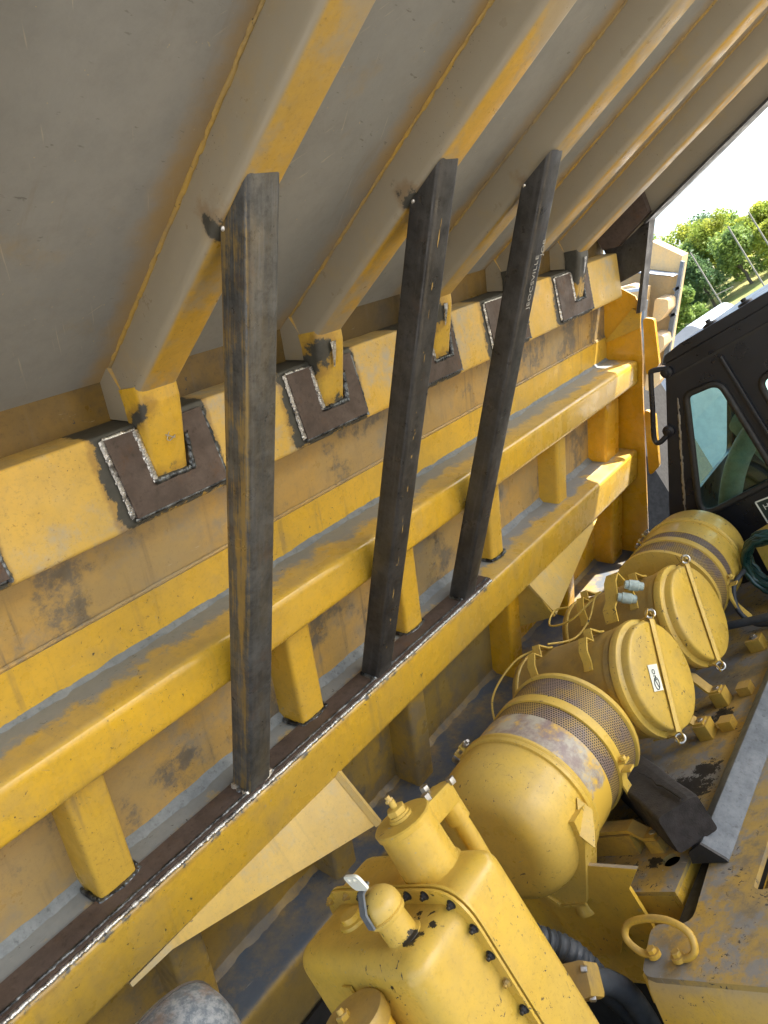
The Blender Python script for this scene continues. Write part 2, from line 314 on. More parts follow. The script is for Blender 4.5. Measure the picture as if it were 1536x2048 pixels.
# ---------------------------------------------------------------- mesh helpers
OFF = {}
def fillet(poly, rad, n=4):
    out = []; N = len(poly)
    rads = rad if isinstance(rad, (list, tuple)) else [rad]*N
    for i in range(N):
        p = Vector(poly[i]); a = Vector(poly[i-1])-p; b = Vector(poly[(i+1) % N])-p; r = rads[i]
        if r <= 0: out.append(tuple(p)); continue
        la, lb = a.length, b.length; a.normalize(); b.normalize()
        ang = a.angle(b)
        if ang > 3.1: out.append(tuple(p)); continue
        d = min(r/math.tan(ang/2), la*.48, lb*.48)
        p0 = p+a*d; p1 = p+b*d
        for k in range(n+1):
            t = k/n
            out.append(tuple(p0*(1-t)**2 + p*2*t*(1-t) + p1*t*t))
    return out
class MB:
    def __init__(s): s.v = []; s.f = []; s.at = None
    def add(s, vs, fs):
        o = len(s.v); s.v += [tuple(v) for v in vs]; s.f += [tuple(i+o for i in f) for f in fs]; return s
    def prism(s, poly, ext, org=(0, 0, 0), nx=1):
        """poly: list of 3-d points, extruded by vector ext in nx steps"""
        e = Vector(ext); n = len(poly); vs = []; fs = []
        P = [Vector(p)+Vector(org) for p in poly]
        for k in range(nx+1): vs += [p+e*(k/nx) for p in P]
        for k in range(nx):
            for i in range(n):
                j = (i+1) % n; fs.append((k*n+i, k*n+j, (k+1)*n+j, (k+1)*n+i))
        fs.append(tuple(range(n-1, -1, -1))); fs.append(tuple(nx*n+i for i in range(n)))
        return s.add(vs, fs)
    def yz(s, poly, x0, x1, nx=1): return s.prism([(x0, p[0], p[1]) for p in poly], (x1-x0, 0, 0), nx=nx)
    def xz(s, poly, y0, y1): return s.prism([(p[0], y0, p[1]) for p in poly], (0, y1-y0, 0))
    def xy(s, poly, z0, z1): return s.prism([(p[0], p[1], z0) for p in poly], (0, 0, z1-z0))
    def box(s, a, b): return s.xy([(a[0], a[1]), (b[0], a[1]), (b[0], b[1]), (a[0], b[1])], a[2], b[2])
    def bar(s, p, q, wd, th, upv=(0, 0, 1), r=0):
        p = Vector(p); q = Vector(q); d = (q-p); a = d.cross(Vector(upv)).normalized(); b = a.cross(d).normalized()
        pr = [(-wd/2, -th/2), (wd/2, -th/2), (wd/2, th/2), (-wd/2, th/2)]
        if r: pr = fillet(pr, r, 2)
        return s.prism([p+a*u+b*v for u, v in pr], d)
    def tube(s, path, r, n=10, closed=False, rf=None):
        P = [Vector(p) for p in path]; m = len(P); vs = []; fs = []
        ref = Vector((.31, .17, .93)); prev = None
        for i in range(m):
            if closed: t = P[(i+1) % m]-P[i-1]
            else: t = P[min(i+1, m-1)]-P[max(i-1, 0)]
            t.normalize()
            a = (prev - t*prev.dot(t)) if prev is not None else t.cross(ref)
            if a.length < 1e-5: a = t.cross(Vector((1, 0, 0)))
            a.normalize(); prev = a; b = t.cross(a)
            rr = r if rf is None else r*rf(i/(m-1))
            vs += [P[i]+a*math.cos(2*math.pi*k/n)*rr+b*math.sin(2*math.pi*k/n)*rr for k in range(n)]
        L = m if closed else m-1
        for i in range(L):
            i2 = (i+1) % m
            for k in range(n):
                k2 = (k+1) % n; fs.append((i*n+k, i*n+k2, i2*n+k2, i2*n+k))
        if not closed: fs.append(tuple(range(n-1, -1, -1))); fs.append(tuple((m-1)*n+k for k in range(n)))
        return s.add(vs, fs)
    def lathe(s, org, ax, prof, n=48, caps=True):
        o = Vector(org); a = Vector(ax).normalized(); u = a.orthogonal().normalized(); v = a.cross(u); vs = []; fs = []
        for t, r in prof: vs += [o+a*t+(u*math.cos(2*math.pi*k/n)+v*math.sin(2*math.pi*k/n))*max(r, 1e-4) for k in range(n)]
        for i in range(len(prof)-1):
            for k in range(n):
                k2 = (k+1) % n; fs.append((i*n+k, i*n+k2, (i+1)*n+k2, (i+1)*n+k))
        if caps: fs.append(tuple(range(n-1, -1, -1))); fs.append(tuple((len(prof)-1)*n+k for k in range(n)))
        return s.add(vs, fs)
    def bead(s, path, nrm, wd, ht, step=.011, jit=.18, seed=1):
        """weld bead: overlapping ripples along a polyline; nrm is the surface normal"""
        rnd = random.Random(seed); N = Vector(nrm).normalized()
        P = [Vector(p) for p in path]; pts = []
        for a, b in zip(P[:-1], P[1:]):
            k = max(2, int((b-a).length/(step/4)))
            pts += [(a+(b-a)*(i/k), (b-a).normalized()) for i in range(k)]
        pts.append((P[-1], (P[-1]-P[-2]).normalized()))
        vs = []; fs = []; ns = 7; wj = 1; sj = 0
        for i, (p, t) in enumerate(pts):
            if i % 4 == 0: wj = 1+rnd.uniform(-jit, jit); sj = rnd.uniform(-jit, jit)*wd*.35
            ph = (i % 4)/4; h = ht*(.68+.32*(1-ph))*(.85+.3*wj*.5); sd = t.cross(N).normalized()
            for k in range(ns):
                c = -1+2*k/(ns-1)
                vs.append(p+sd*(c*wd*.5*wj+sj)+N*(h*math.sqrt(max(0, 1-c*c)))-N*.0006+t*(-(1-c*c))*step*.5)
        for i in range(len(pts)-1):
            for k in range(ns-1): fs.append((i*ns+k, i*ns+k+1, (i+1)*ns+k+1, (i+1)*ns+k))
        return s.add(vs, fs)
    def hex(s, p, ax, r, h):
        return s.lathe(p, ax, [(0, r), (h*.85, r), (h, r*.85)], 6)
def obj(name, mb, mat, parent=None, smooth=40, attr=None, label=None, cat=None, group=None, kind=None):
    me = bpy.data.meshes.new(name)
    off = OFF.get(parent.name, Vector()) if parent else Vector()
    me.from_pydata([W(v)-off for v in mb.v], [], mb.f)
    for an, fn in ((attr if isinstance(attr, dict) else {'burn': attr}) if attr else {}).items():
        a = me.attributes.new(an, 'FLOAT', 'POINT')
        a.data.foreach_set('value', [fn(v) for v in mb.v])
    bm = bmesh.new(); bm.from_mesh(me); bmesh.ops.recalc_face_normals(bm, faces=bm.faces); bm.to_mesh(me); bm.free()
    if smooth:
        me.polygons.foreach_set('use_smooth', [True]*len(me.polygons)); me.set_sharp_from_angle(angle=R(smooth))
    me.materials.append(M[mat]); me.update()
    o = bpy.data.objects.new(name, me); COL.objects.link(o)
    if parent: o.parent = parent; OFF[o.name] = off
    tag(o, label, cat, group, kind); return o
def tag(o, label=None, cat=None, group=None, kind=None):
    if label: o['label'] = label
    if cat: o['category'] = cat
    if group: o['group'] = group
    if kind: o['kind'] = kind
    return o
def thing(name, loc, label, cat, group=None):
    o = bpy.data.objects.new(name, None); COL.objects.link(o); o.location = W(loc); o.empty_display_size = .1
    OFF[o.name] = W(loc); return tag(o, label, cat, group)
def smooth(c, k=6):
    out = []
    for i in range(len(c)-1):
        p0, p1, p2, p3 = c[max(i-1, 0)], c[i], c[i+1], c[min(i+2, len(c)-1)]
        for j in range(k):
            t = j/k; out.append(.5*((2*p1)+(p2-p0)*t+(2*p0-5*p1+4*p2-p3)*t*t+(3*p1-p0-3*p2+p3)*t**3))
    return out+[c[-1]]
def holed(outer, holes, mapf, thick):
    """flat plate with holes; 2-d loops, mapf(a, b, t) -> 3-d point, thick along t"""
    bm = bmesh.new(); loops = []
    for lp in [outer]+holes:
        vs = [bm.verts.new((p[0], p[1], 0)) for p in lp]; loops.append(vs)
        for i in range(len(vs)): bm.edges.new((vs[i-1], vs[i]))
    bmesh.ops.triangle_fill(bm, use_beauty=True, use_dissolve=False, edges=bm.edges[:])
    bm.verts.index_update()
    co = [(v.co.x, v.co.y) for v in bm.verts]; tri = [[v.index for v in f.verts] for f in bm.faces]
    idx = [[v.index for v in vs] for vs in loops]; bm.free(); n = len(co)
    mb = MB(); vs = [mapf(a, b, 0) for a, b in co]+[mapf(a, b, thick) for a, b in co]
    fs = [tuple(t) for t in tri]+[tuple(i+n for i in reversed(t)) for t in tri]
    for lp in idx:
        for i in range(len(lp)): a, b = lp[i-1], lp[i]; fs.append((a, b, b+n, a+n))
    return mb.add(vs, fs)
def text_obj(name, body, size, org, xdir, ydir, mat, parent, off=.001):
    cu = bpy.data.curves.new(name, 'FONT'); cu.body = body; cu.size = size*CAM_SCALE; cu.extrude = .0004; cu.space_character = 1.1
    to = bpy.data.objects.new('tmp', cu); COL.objects.link(to); dg = bpy.context.evaluated_depsgraph_get()
    me = bpy.data.meshes.new_from_object(to.evaluated_get(dg)); bpy.data.objects.remove(to); me.name = name
    X = Vector(xdir).normalized(); Y = Vector(ydir); Y = (Y-X*Y.dot(X)).normalized(); Z = X.cross(Y)
    mt = Matrix((X, Y, Z)).transposed().to_4x4(); mt.translation = W(org)+Z*off*CAM_SCALE-OFF[parent.name]
    me.transform(mt); me.materials.clear(); me.materials.append(M[mat])
    o = bpy.data.objects.new(name, me); COL.objects.link(o); o.parent = parent; OFF[o.name] = OFF[parent.name]; return o

# ---------------------------------------------------------------- ground (structure)
def gh(x, y):
    d = x+.25*y
    a = min(1, max(0, (d-34)/16)); a = a*a*(3-2*a); b = min(1, max(0, (d-56)/30)); b = b*b*(3-2*b)
    return GZ+2.0*a+3.5*b+.18*mnoise.noise(Vector((x*.12, y*.12, 0)))*(a+.3)
mb = MB(); xs = [-300, -150, -60, -30, -10]+[i*2. for i in range(-4, 56)]+[120, 150, 220, 400]; ys = [-400, -200, -100, -60, -30]+[i*2. for i in range(-10, 31)]+[70, 90, 120, 200, 400]
mb.add([(x, y, gh(x, y)) for x in xs for y in ys], [(i*len(ys)+j, (i+1)*len(ys)+j, (i+1)*len(ys)+j+1, i*len(ys)+j+1) for i in range(len(xs)-1) for j in range(len(ys)-1)])
obj('ground', mb, 'ground', None, 60, kind='structure')

# ================================================================ dump body
sn, cs = .53, .848
UPv = Vector((0, -sn, cs)); OUT = Vector((0, -cs, -sn)); BK = Vector((0, cs, sn))
X0, X1 = -1.3, 4.0
W0 = Vector((0, 1.844, .018))
def wp(x, h, o=0): p = W0+UPv*h+OUT*o; return Vector((x, p.y, p.z))
body = thing('dump_body', (1.5, 2.3, -1.35), 'weathered yellow dump body wall under a ribbed canopy with three bare steel posts', 'dump body')
def slab(h0, h1, o0, o1, x0=X0, x1=X1, nx=1):
    return MB().prism([wp(x0, h0, o0), wp(x0, h0, o1), wp(x0, h1, o1), wp(x0, h1, o0)], (x1-x0, 0, 0), nx=nx)
obj('upper_wall_panel', slab(.12, .50, -.02, 0), 'yellow_wall', body)
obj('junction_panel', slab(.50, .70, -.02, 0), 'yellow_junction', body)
obj('seam_strip', slab(-.06, .125, -.018, .011), 'yellow', body)
obj('far_wall_panel', slab(-1.34, -.62, .0, .005, 2.66, 3.995), 'yellow_bright', body)
obj('lower_wall_panel', slab(-1.5, -.06, -.02, 0), 'yellow_wall', body)
obj('bottom_wall_panel', slab(-1.34, -.62, .0, .004, X0, 2.655), 'yellow_low', body)
mb = MB().bead([wp(X0, .128, .004), wp(X1, .128, .004)], OUT, .012, .005, .02, .1)
obj('seam_weld', mb, 'yellow_wall', body)
def beam(F, ht, dp, rad=.026, n=5):
    F = Vector((0, F[0], F[1])); a = F; b = F-UPv*ht; c = b+BK*dp; d = F+BK*dp
    pl = [(p.y, p.z) for p in (a, b, c, d)]
    return fillet(pl, [rad, rad, 0, 0], n)
pm = beam((1.685, -.081), .137, .196)
def ledge_of(F):
    F = Vector((0, F[0], F[1]))
    def f(v):
        p = Vector((0, v[1], v[2]))-F; return max(0., min(1., p.dot(BK)/.16)) if p.dot(UPv) > -.03 else 0.
    return f
obj('middle_beam', MB().yz(pm, X0, 3.992), 'yellow_beam', body, attr={'burn': lambda v: 0., 'ledge': ledge_of((1.685, -.081))})
FL = Vector((0, 1.955, -.517))
def burn_low(v):
    d = (Vector((0, v[1], v[2]))-FL).length
    return max(0, .60-d*20) if v[0] < 2.3 else 0.
obj('lower_beam', MB().yz(beam((1.955, -.517), .181, .196, .02), X0, 3.992, 90), 'yellow_beam', body, attr={'burn': burn_low, 'ledge': ledge_of((1.955, -.517))})
obj('bottom_beam', MB().yz(beam((2.302, -1.074), .36, .2, .03), X0, 4.3), 'yellow_low', body)
# caulked dust fillets in the inner corners
for nm, h, F in (('ledge_fillet', 0, (1.685, -.081)), ('ledge_fillet', 0, (1.955, -.517)), ('ledge_fillet', 0, (2.302, -1.074))):
    p = Vector((0, F[0], F[1]))+BK*.186
    k = (p.y+.625*p.z-1.855)/1.18; p = p-BK*k
    q1 = p+UPv*.020; q2 = p-BK*.024
    fm = MB().prism([Vector((X0, *t)) for t in [(p.y, p.z), (q1.y, q1.z), (q2.y, q2.z)]], (X1-X0-.01, 0, 0), nx=420)
    for q_ in range(421):
        n1 = mnoise.noise(Vector((q_*.11, F[0]*9, 0)))+.6*mnoise.noise(Vector((q_*.41, F[0]*9, 3))); n2 = mnoise.noise(Vector((q_*.13, F[0]*9, 7)))+.6*mnoise.noise(Vector((q_*.5, F[0]*5, 1)))
        fm.v[q_*3+1] = tuple(Vector(fm.v[q_*3+1])+UPv*.007*n1); fm.v[q_*3+2] = tuple(Vector(fm.v[q_*3+2])-BK*.012*n2)
    obj(nm, fm, 'caulk' if F[0] < 2.2 else 'yellow_low', body)
# top beam with patch plates
TT = Vector((0, 1.465, .452)); TB = Vector((0, 1.557, .245)); FU = (TT-TB).normalized(); FN = Vector((0, -FU.z, FU.y))  # face up / outward normal
FN = -FN if FN.y > 0 else FN
pts = [(TT.y, TT.z)]+[((TT+(TB-TT)*k/9).y, (TT+(TB-TT)*k/9).z) for k in range(1, 9)]+[(TB.y, TB.z), (1.661, .31), (1.542, .50)]
rads = [.008]+[0]*8+[.016, 0, 0]
plates = [(-.92, -.64), (-.33, -.05), (.26, .545), (.855, 1.13), (1.44, 1.72), (2.02, 2.29), (2.55, 2.85), (3.18, 3.53)]
ribx = [-.845, -.245, .355, .955, 1.557, 2.157, 2.757, 3.357]
def burn_top(v):
    b = (Vector((0, v[1], v[2]))-TB).dot(FU); m = 0
    for a0, a1 in plates:
        dx = max(a0-v[0], v[0]-a1, 0); db = max(.03-b, 0)
        m = max(m, 1.05-math.hypot(dx*(17 if v[0] < a0 else 26), db*18))
    return max(0, m)
obj('top_beam', MB().yz(fillet(pts, rads, 3), X0, 3.94, 520), 'yellow_top', body, attr=burn_top)
def fp(x, b, o=0): p = TB+FU*b+FN*o; return Vector((x, p.y, p.z))
for i, (a0, a1) in enumerate(plates):
    if i < 2: continue
    rx = ribx[i]-.012; ra, rb = rx-.004, rx+.112; bn = .088; tp = .213
    out = [(a0+.012, .022), (a1+.012, .022), (a1-.004, tp), (rb, tp), (rb-.006, bn), (ra+.006, bn), (ra, tp), (a0-.004, tp)]
    mb = holed(out, [], lambda a, b, t: fp(a, b, t), .011)
    pp = obj('patch_plate', mb, 'plate', body, 30)
    sd = i*11
    mb = MB().bead([fp(a0-.006, tp, .004), fp(a0+.006, .024, .004)], FN, .0150, .0060, .0060, .20, sd)
    mb.bead([fp(ra-.006, tp-.002, .0105), fp(ra+.004, bn-.004, .0105)], FN, .0160, .0065, .0060, .20, sd+1)
    mb.bead([fp(a0-.004, tp+.002, .006), fp(ra-.002, tp, .006)], FN, .009, .0045, .006, .2, sd+2)
    obj('bright_weld', mb, 'weld', pp)
    mb = MB().bead([fp(a0+.01, .019, .004), fp(a1+.014, .019, .004)], FN, .013, .007, .012, .2, sd+3)
    mb.bead([fp(a1+.014, .02, .004), fp(a1, tp, .004)], FN, .015, .008, .016, .2, sd+4)
    mb.bead([fp(ra+.004, bn-.004, .0105), fp(rb-.002, bn-.004, .0105), fp(rb+.006, tp-.04, .0105)], FN, .016, .009, .014, .2, sd+5)
    obj('dark_weld', mb, 'weld_dark', pp)
# canopy plate and ribs
SLP = math.tan(R(8.9)); YF = -2.0
def cz(y, off=0): return .579-off+SLP*(1.493-y)
obj('canopy_plate', MB().yz([(1.50, cz(1.50)), (YF, cz(YF)), (YF, cz(YF)+.018), (1.50, cz(1.50)+.018)], X0, 4.0), 'canopy', body)
RD = .112
posts = [(.948, 1.030, 'rust'), (1.541, 1.626, 'scale'), (2.108, 2.196, 'scale')]
def burn_rib(v):
    m = 0
    for a, b, k in posts: m = max(m, .98-(Vector(v)-Vector((a+.005, .91, .565))).length*17)
    return max(0, m)
for i, rx in enumerate(ribx):
    sec = fillet([(rx, 0), (rx-.018, -RD), (rx+.092, -RD), (rx+.112, 0)], [0, .022, .014, 0], 4)
    y0, y1 = 1.455, YF+.05; ny = 70; mb = MB(); n = len(sec); vs = []
    for k in range(ny+1):
        y = y0+(y1-y0)*(k/ny)
        vs += [(x, y, cz(y)+z) for x, z in sec]
    fs = [(k*n+j, k*n+(j+1) % n, (k+1)*n+(j+1) % n, (k+1)*n+j) for k in range(ny) for j in range(n)]
    fs += [tuple(range(n)), tuple(ny*n+j for j in range(n))]
    mb.add(vs, fs)
    rb_ = obj('canopy_rib', mb, 'rib', body, attr=burn_rib)
    # weld line where the rib meets the plate
    mb = MB().bead([(rx-.004, 1.44, cz(1.44)-.002), (rx-.004, YF+.1, cz(YF+.1)-.002)], (-.7, 0, -.7), .0095, .004, .018, .35, i)
    obj('rib_weld', mb, 'yellow_edge', rb_)
    # rib end closing down behind the top beam
    mb = MB().yz([(1.44, cz(1.44)-.001), (1.44, cz(1.44)-RD*.98), (1.475, .462), (1.54, .503), (1.498, .578)], rx-.012, rx+.104)
    obj('rib_end', mb, 'rib', rb_, attr=lambda v: 0.)
    if i >= 2:
        # foot: short channel running from the rib down onto the patch plate
        a, b = rx-.016, rx+.098; cxm = (a+b)/2
        path = [Vector((0, 1.372, cz(1.372)-RD+.012)), Vector((0, 1.392, .462)), Vector((0, 1.425, .422)), Vector((0, 1.475, .366)), Vector((0, 1.512, .322)), Vector((0, 1.528, .300))]
        mm = MB(); rings = []
        for k in range(41):
            t_ = k/40*(len(path)-1); j = min(int(t_), len(path)-2); p = path[j].lerp(path[j+1], t_-j)
            hw = (b-a)/2*(1-.24*max(0, k/40-.25)); dp_ = .075-.02*(k/40)
            sec = fillet([(-hw, dp_), (-hw, 0), (hw, 0), (hw, dp_)], [0, .022, .022, 0], 6)
            rings.append([p-FN*q0+Vector((cxm+u, 0, 0)) for u, q0 in sec])
        n = len(rings[0]); vs = [v for r_ in rings for v in r_]
        # extra columns across the front so heat marks can fade
        mm.add(vs, [(k*n+j, k*n+(j+1) % n, (k+1)*n+(j+1) % n, (k+1)*n+j) for k in range(40) for j in range(n)]+[tuple(range(n)), tuple(40*n+j for j in range(n))])
        def bf(v, a=a, i=i):
            tip = max(0, .72-(v[2]-.305)*11)
            if i == 3: return max(tip*.9, .70-math.hypot((v[0]-a)*9, (v[2]-.455)*16))
            if i >= 6: return max(tip, .95-max(0, .44-v[2])*7)
            return max(tip, .95-math.hypot((v[0]-a)*8, (v[2]-.445)*11))
        ft = obj('rib_foot', mm, 'yellow_foot', body, 50, attr=bf)
        if i >= 4:
            g0 = a+.038; zz = [(.462, 1.388), (.445, 1.40), (.425, 1.418), (.405, 1.437)]
            gp = MB().add([v for q_, (z_, y_) in enumerate(zz) for v in ((g0+.004*q_, y_-.004, z_-.002), (g0+.024-.002*q_, y_-.004, z_-.002))], [(2*q_, 2*q_+1, 2*q_+3, 2*q_+2) for q_ in range(3)])
            obj('ground_bare_spot', gp, 'weld', ft, 0)
        if i == 3:
            fq = lambda u, w_: Vector((a+.058+u, 0, 0))+Vector((0, 1.450, .3935))+FU*w_+FN*.0015
            obj('scratched_mark', MB().tube(smooth([fq(-.012, .028), fq(-.006, .040), fq(.006, .040), fq(.010, .026), fq(.004, .010), fq(-.008, -.006), fq(-.002, -.012), fq(.016, -.004)], 5), .0011, 5).tube([fq(-.010, .004), fq(.014, -.010)], .0011, 5), 'chalk', ft, 60)
obj('edge_channel', MB().yz([(1.40, cz(1.40)-.001), (YF, cz(YF)-.001), (YF, cz(YF, .115)), (1.40, cz(1.40, .115))], 3.972, 4.0), 'rib', body, attr=lambda v: 0.)
obj('edge_lip', MB().yz([(1.27, cz(1.27, .118)), (YF, cz(YF, .118)), (YF, cz(YF, .13)), (1.27, cz(1.27, .13))], 3.93, 4.05), 'scale', body)
obj('edge_flange', MB().yz([(1.25, cz(1.25)), (YF, cz(YF)), (YF, cz(YF, .11)), (1.25, cz(1.25, .11))], 4.0, 4.06), 'far_yellow', body)
# end plate, its dark upper gusset and the stiffening flange
ep = [(1.70, .42), (1.60, .36), (1.52, .215), (1.535, .13), (1.563, .098), (1.662, -.09), (1.742, -.222), (2.19, -1.02), (2.45, -1.55), (2.75, -1.6), (1.95, 0.)]
obj('end_plate', MB().yz(ep, 4.0, 4.012), 'yellow_bright', body)
obj('corner_gusset', MB().yz([(1.52, cz(1.5, .03)), (1.262, .493), (1.413, .304), (1.548, .318)], 3.975, 3.99), 'scale', body)
obj('corner_post', MB().yz([(1.243, .505), (1.262, .50), (1.552, .135), (1.532, .128)], 3.97, 4.06), 'scale', body)
obj('burnt_patch', MB().yz([(1.50, cz(1.5, .01)), (1.20, cz(1.2, .01)), (1.22, .515), (1.43, .47), (1.5, .50)], 3.90, 3.955), 'plate', body)
obj('end_flange', MB().yz(fillet([(1.545, .10), (1.50, .06), (1.60, -.16), (1.70, -.19)], .02), 4.0, 4.03), 'yellow_bright', body)
obj('end_flange', MB().yz(fillet([(1.80, -.33), (1.765, -.39), (1.90, -.66), (1.985, -.69)], .02), 4.0, 4.03), 'yellow_bright', body)
obj('end_gusset', MB().yz([(1.80, .095), (1.56, .17), (1.54, .12), (1.58, .06)], 3.985, 3.997), 'yellow', body)
# upright stiffeners between the beams
def stiff(x, wd, ha, hb, o, mat):
    sec = fillet([(x, -.004), (x, o), (x+wd, o), (x+wd, -.004)], [0, .016, .016, 0], 4)
    mb = MB().prism([wp(a, ha, c) for a, c in sec], UPv*(hb-ha))
    return obj('upright_stiffener', mb, mat, body)
hm0 = ((1.758-1.844)*-sn+(-.197-.018)*cs)+.004          # under the middle beam
hl1 = (FL-W0).dot(UPv)-.004                              # top of the lower beam
for x in (-.75, -.1, .515, 1.245, 1.815, 2.455, 3.125, 3.745):
    st = stiff(x, .104 if x < 3.7 else .2, hl1, hm0, .104, 'yellow' if x < 3.4 else 'yellow_bright')
    if x < 2.8:
        z0 = Vector((0, 1.955, -.517))+BK*.088
        b0 = [(x-.008, z0.y+.06, z0.z+.042), (x-.004, z0.y-.006, z0.z+.004), (x+.05, z0.y-.016, z0.z-.001), (x+.11, z0.y-.006, z0.z+.004), (x+.113, z0.y+.03, z0.z+.026)]
        obj('foot_weld', MB().bead(b0, UPv, .016, .009, .013, .25, int(x*97)), 'weld_dark', st)
hb1 = (Vector((0, 2.302, -1.074))-W0).dot(UPv)-.004; hl0 = hl1-.178
for x in (-.6, .0, .62, 1.245, 1.75, 2.545, 3.15, 3.80):
    stiff(x, .105 if x < 3.7 else .16, hb1, hl0, .118, 'yellow_low' if x < 2.5 else 'yellow_bright')
# doubler strip along the lower beam, with its weld
d0 = FL+BK*.016+UPv*.0005
dl = [(d0+UPv*.011), d0, d0+BK*.082, d0+BK*.082+UPv*.011]
dbl = obj('doubler_strip', MB().prism([Vector((X0, p.y, p.z)) for p in dl], (2.31-X0, 0, 0)), 'plate', body)
wl = FL+BK*.010+UPv*.003
mb = MB().bead([(X0, wl.y, wl.z), (2.31, wl.y, wl.z)], (UPv+OUT*.6).normalized(), .0110, .0055, .007, .24, 5)
obj('strip_weld', mb, 'weld', dbl)
mb = MB().bead([(X0, d0.y+.004, d0.z+.016), (2.31, d0.y+.004, d0.z+.016)], UPv, .008, .004, .012, .3, 8)
obj('strip_weld', mb, 'weld_dark', dbl)
# hollow posts, cut by the rib underside above and by the strip below
for i, (a, b, k) in enumerate(posts):
    fb = Vector((0, 1.963, -.498)); ft = Vector((0, .791, .577)); d = (ft-fb).normalized(); pr = Vector((0, -d.z, d.y)); pr = pr if pr.y > 0 else -pr
    dep = .074; sec = fillet([(a, 0), (b, 0), (b, dep), (a, dep)], .012, 4)
    nb = UPv; pb = d0+UPv*.0115; nt_ = Vector((0, SLP, 1)).normalized(); pt = Vector((0, .79, .579))
    mb = MB(); n = len(sec); inn = fillet([(a+.007, .007), (b-.007, .007), (b-.007, dep-.007), (a+.007, dep-.007)], .006, 4)
    def cut(p, nn, pp): return p+d*((pp-p).dot(nn)/d.dot(nn))
    vs = []
    steps = 1
    for lp in (sec, inn):
        base = [fb+pr*w_+Vector((x, 0, 0)) for x, w_ in lp]
        vs += [cut(p, nb, Vector((p.x, pb.y, pb.z))) for p in base]; vs += [cut(p, nt_, Vector((p.x, pt.y, pt.z))) for p in base]
    fs = []
    for j in range(n):
        j2 = (j+1) % n
        fs += [(j, j2, n+j2, n+j), (2*n+j, 3*n+j, 3*n+j2, 2*n+j2), (n+j, n+j2, 3*n+j2, 3*n+j), (j, 2*n+j, 2*n+j2, j2)]
    mb.add(vs, fs)
    lab = ['bare steel post with yellow stained flank, nearest of the three', 'bare dark steel post with a dotted rust line, middle of the three', 'bare dark steel post with white lettering, farthest of the three'][i]
    po = obj('brace_post', mb, 'scale_rust' if i == 0 else 'scale', body, 30, label=lab)
    c = [(a-.002, pb.y+.056, pb.z+.036), (a-.003, pb.y+.012, pb.z+.008), (b-.01, pb.y+.008, pb.z+.005), (b+.01, pb.y+.012, pb.z+.008), (b+.016, pb.y+.04, pb.z+.026)]
    obj('foot_weld', MB().bead(c, UPv, .017, .009, .011, .25, 40+i), 'weld_dark' if i else 'weld', po)
    tk = MB(); 
    for q_ in range(3): tk.lathe((a+.002+.004*q_, .905-.004*q_, cz(.905, RD)-.003-.002*q_), (-.3, -.4, -.8), [(-.005, .002), (-.002, .0055), (.002, .006), (.004, .003), (.005, .001)], 10)
    obj('tack_weld', tk, 'weld', po)
    fa = lambda x, t, o: fb+d*t+Vector((x, 0, 0))-pr*o
    if i == 1:
        mb = MB(); rr = random.Random(3); t = .12
        while t < 1.45:
            L = rr.choice((.004, .008, .02, .03))*rr.uniform(.6, 1.3); x = a+.034+rr.uniform(-.004, .004); wd = rr.uniform(.0008, .0035)
            pl = [fa(x-wd, t, .0006), fa(x, t-L*.3, .0006), fa(x+wd, t+.3*L, .0006), fa(x+wd*.4, t+L, .0006), fa(x-wd*.7, t+L*.8, .0006)]
            mb.add(pl, [(0, 1, 2, 3, 4)]); t += L+rr.choice((.004, .012, .05, .09))
        obj('rust_spots', mb, 'rust_dot', po, 0, kind='stuff')
    if i == 2:
        text_obj('white_lettering', 'JEOCSVILLE', .030, fa(a+.056, 1.14, 0), d, Vector((-1, 0, 0)), 'chalk', po, .0015)
        text_obj('white_lettering', 'JOB', .028, fa(a+.083, 1.30, 0), d, Vector((-1, 0, 0)), 'chalk', po, .0015)
        text_obj('black_stamp', 'H C/B EDARG 005A'[::-1], .042, fb+d*.80+Vector((a, 0, 0))+pr*.020, -d, pr, 'stamp', po, .0012)
    sc_ = MB().bead([fa(a+.004, .05, .0), fa(a+.004, 1.5, .0)], -pr, .004, .0012, .08, .3, 77+i)
# guard plates hanging from the lower beam
g1 = [(.479, -.668), (1.274, -.655), (1.29, -.865), (.931, -.770), (.597, -.684), (.479, -.680)]
gd = obj('guard_plate', holed(g1, [], lambda a, b, t: (a, 2.055-.10*(b+.66)*-1*0-.0+t+(b+.66)*.10, b), .014), 'yellow_guard', body, 20)
obj('plate_rim', MB().bar((1.274, 2.052, -.655), (1.29, 2.031, -.866), .022, .02), 'yellow_guard', gd)
g2 = [(2.622, -.655), (2.654, -.846), (3.374, -.676), (3.408, -.668)]
gd = obj('guard_plate', holed(g2, [], lambda a, b, t: (a, 2.055+t+(b+.66)*.10, b), .014), 'yellow_guard', body, 20)
obj('guard_web', holed([(2.06, -.66), (2.04, -.846), (2.36, -.83), (2.22, -.60)], [], lambda a, b, t: (2.636+t, a, b), .012), 'yellow', gd, 20)

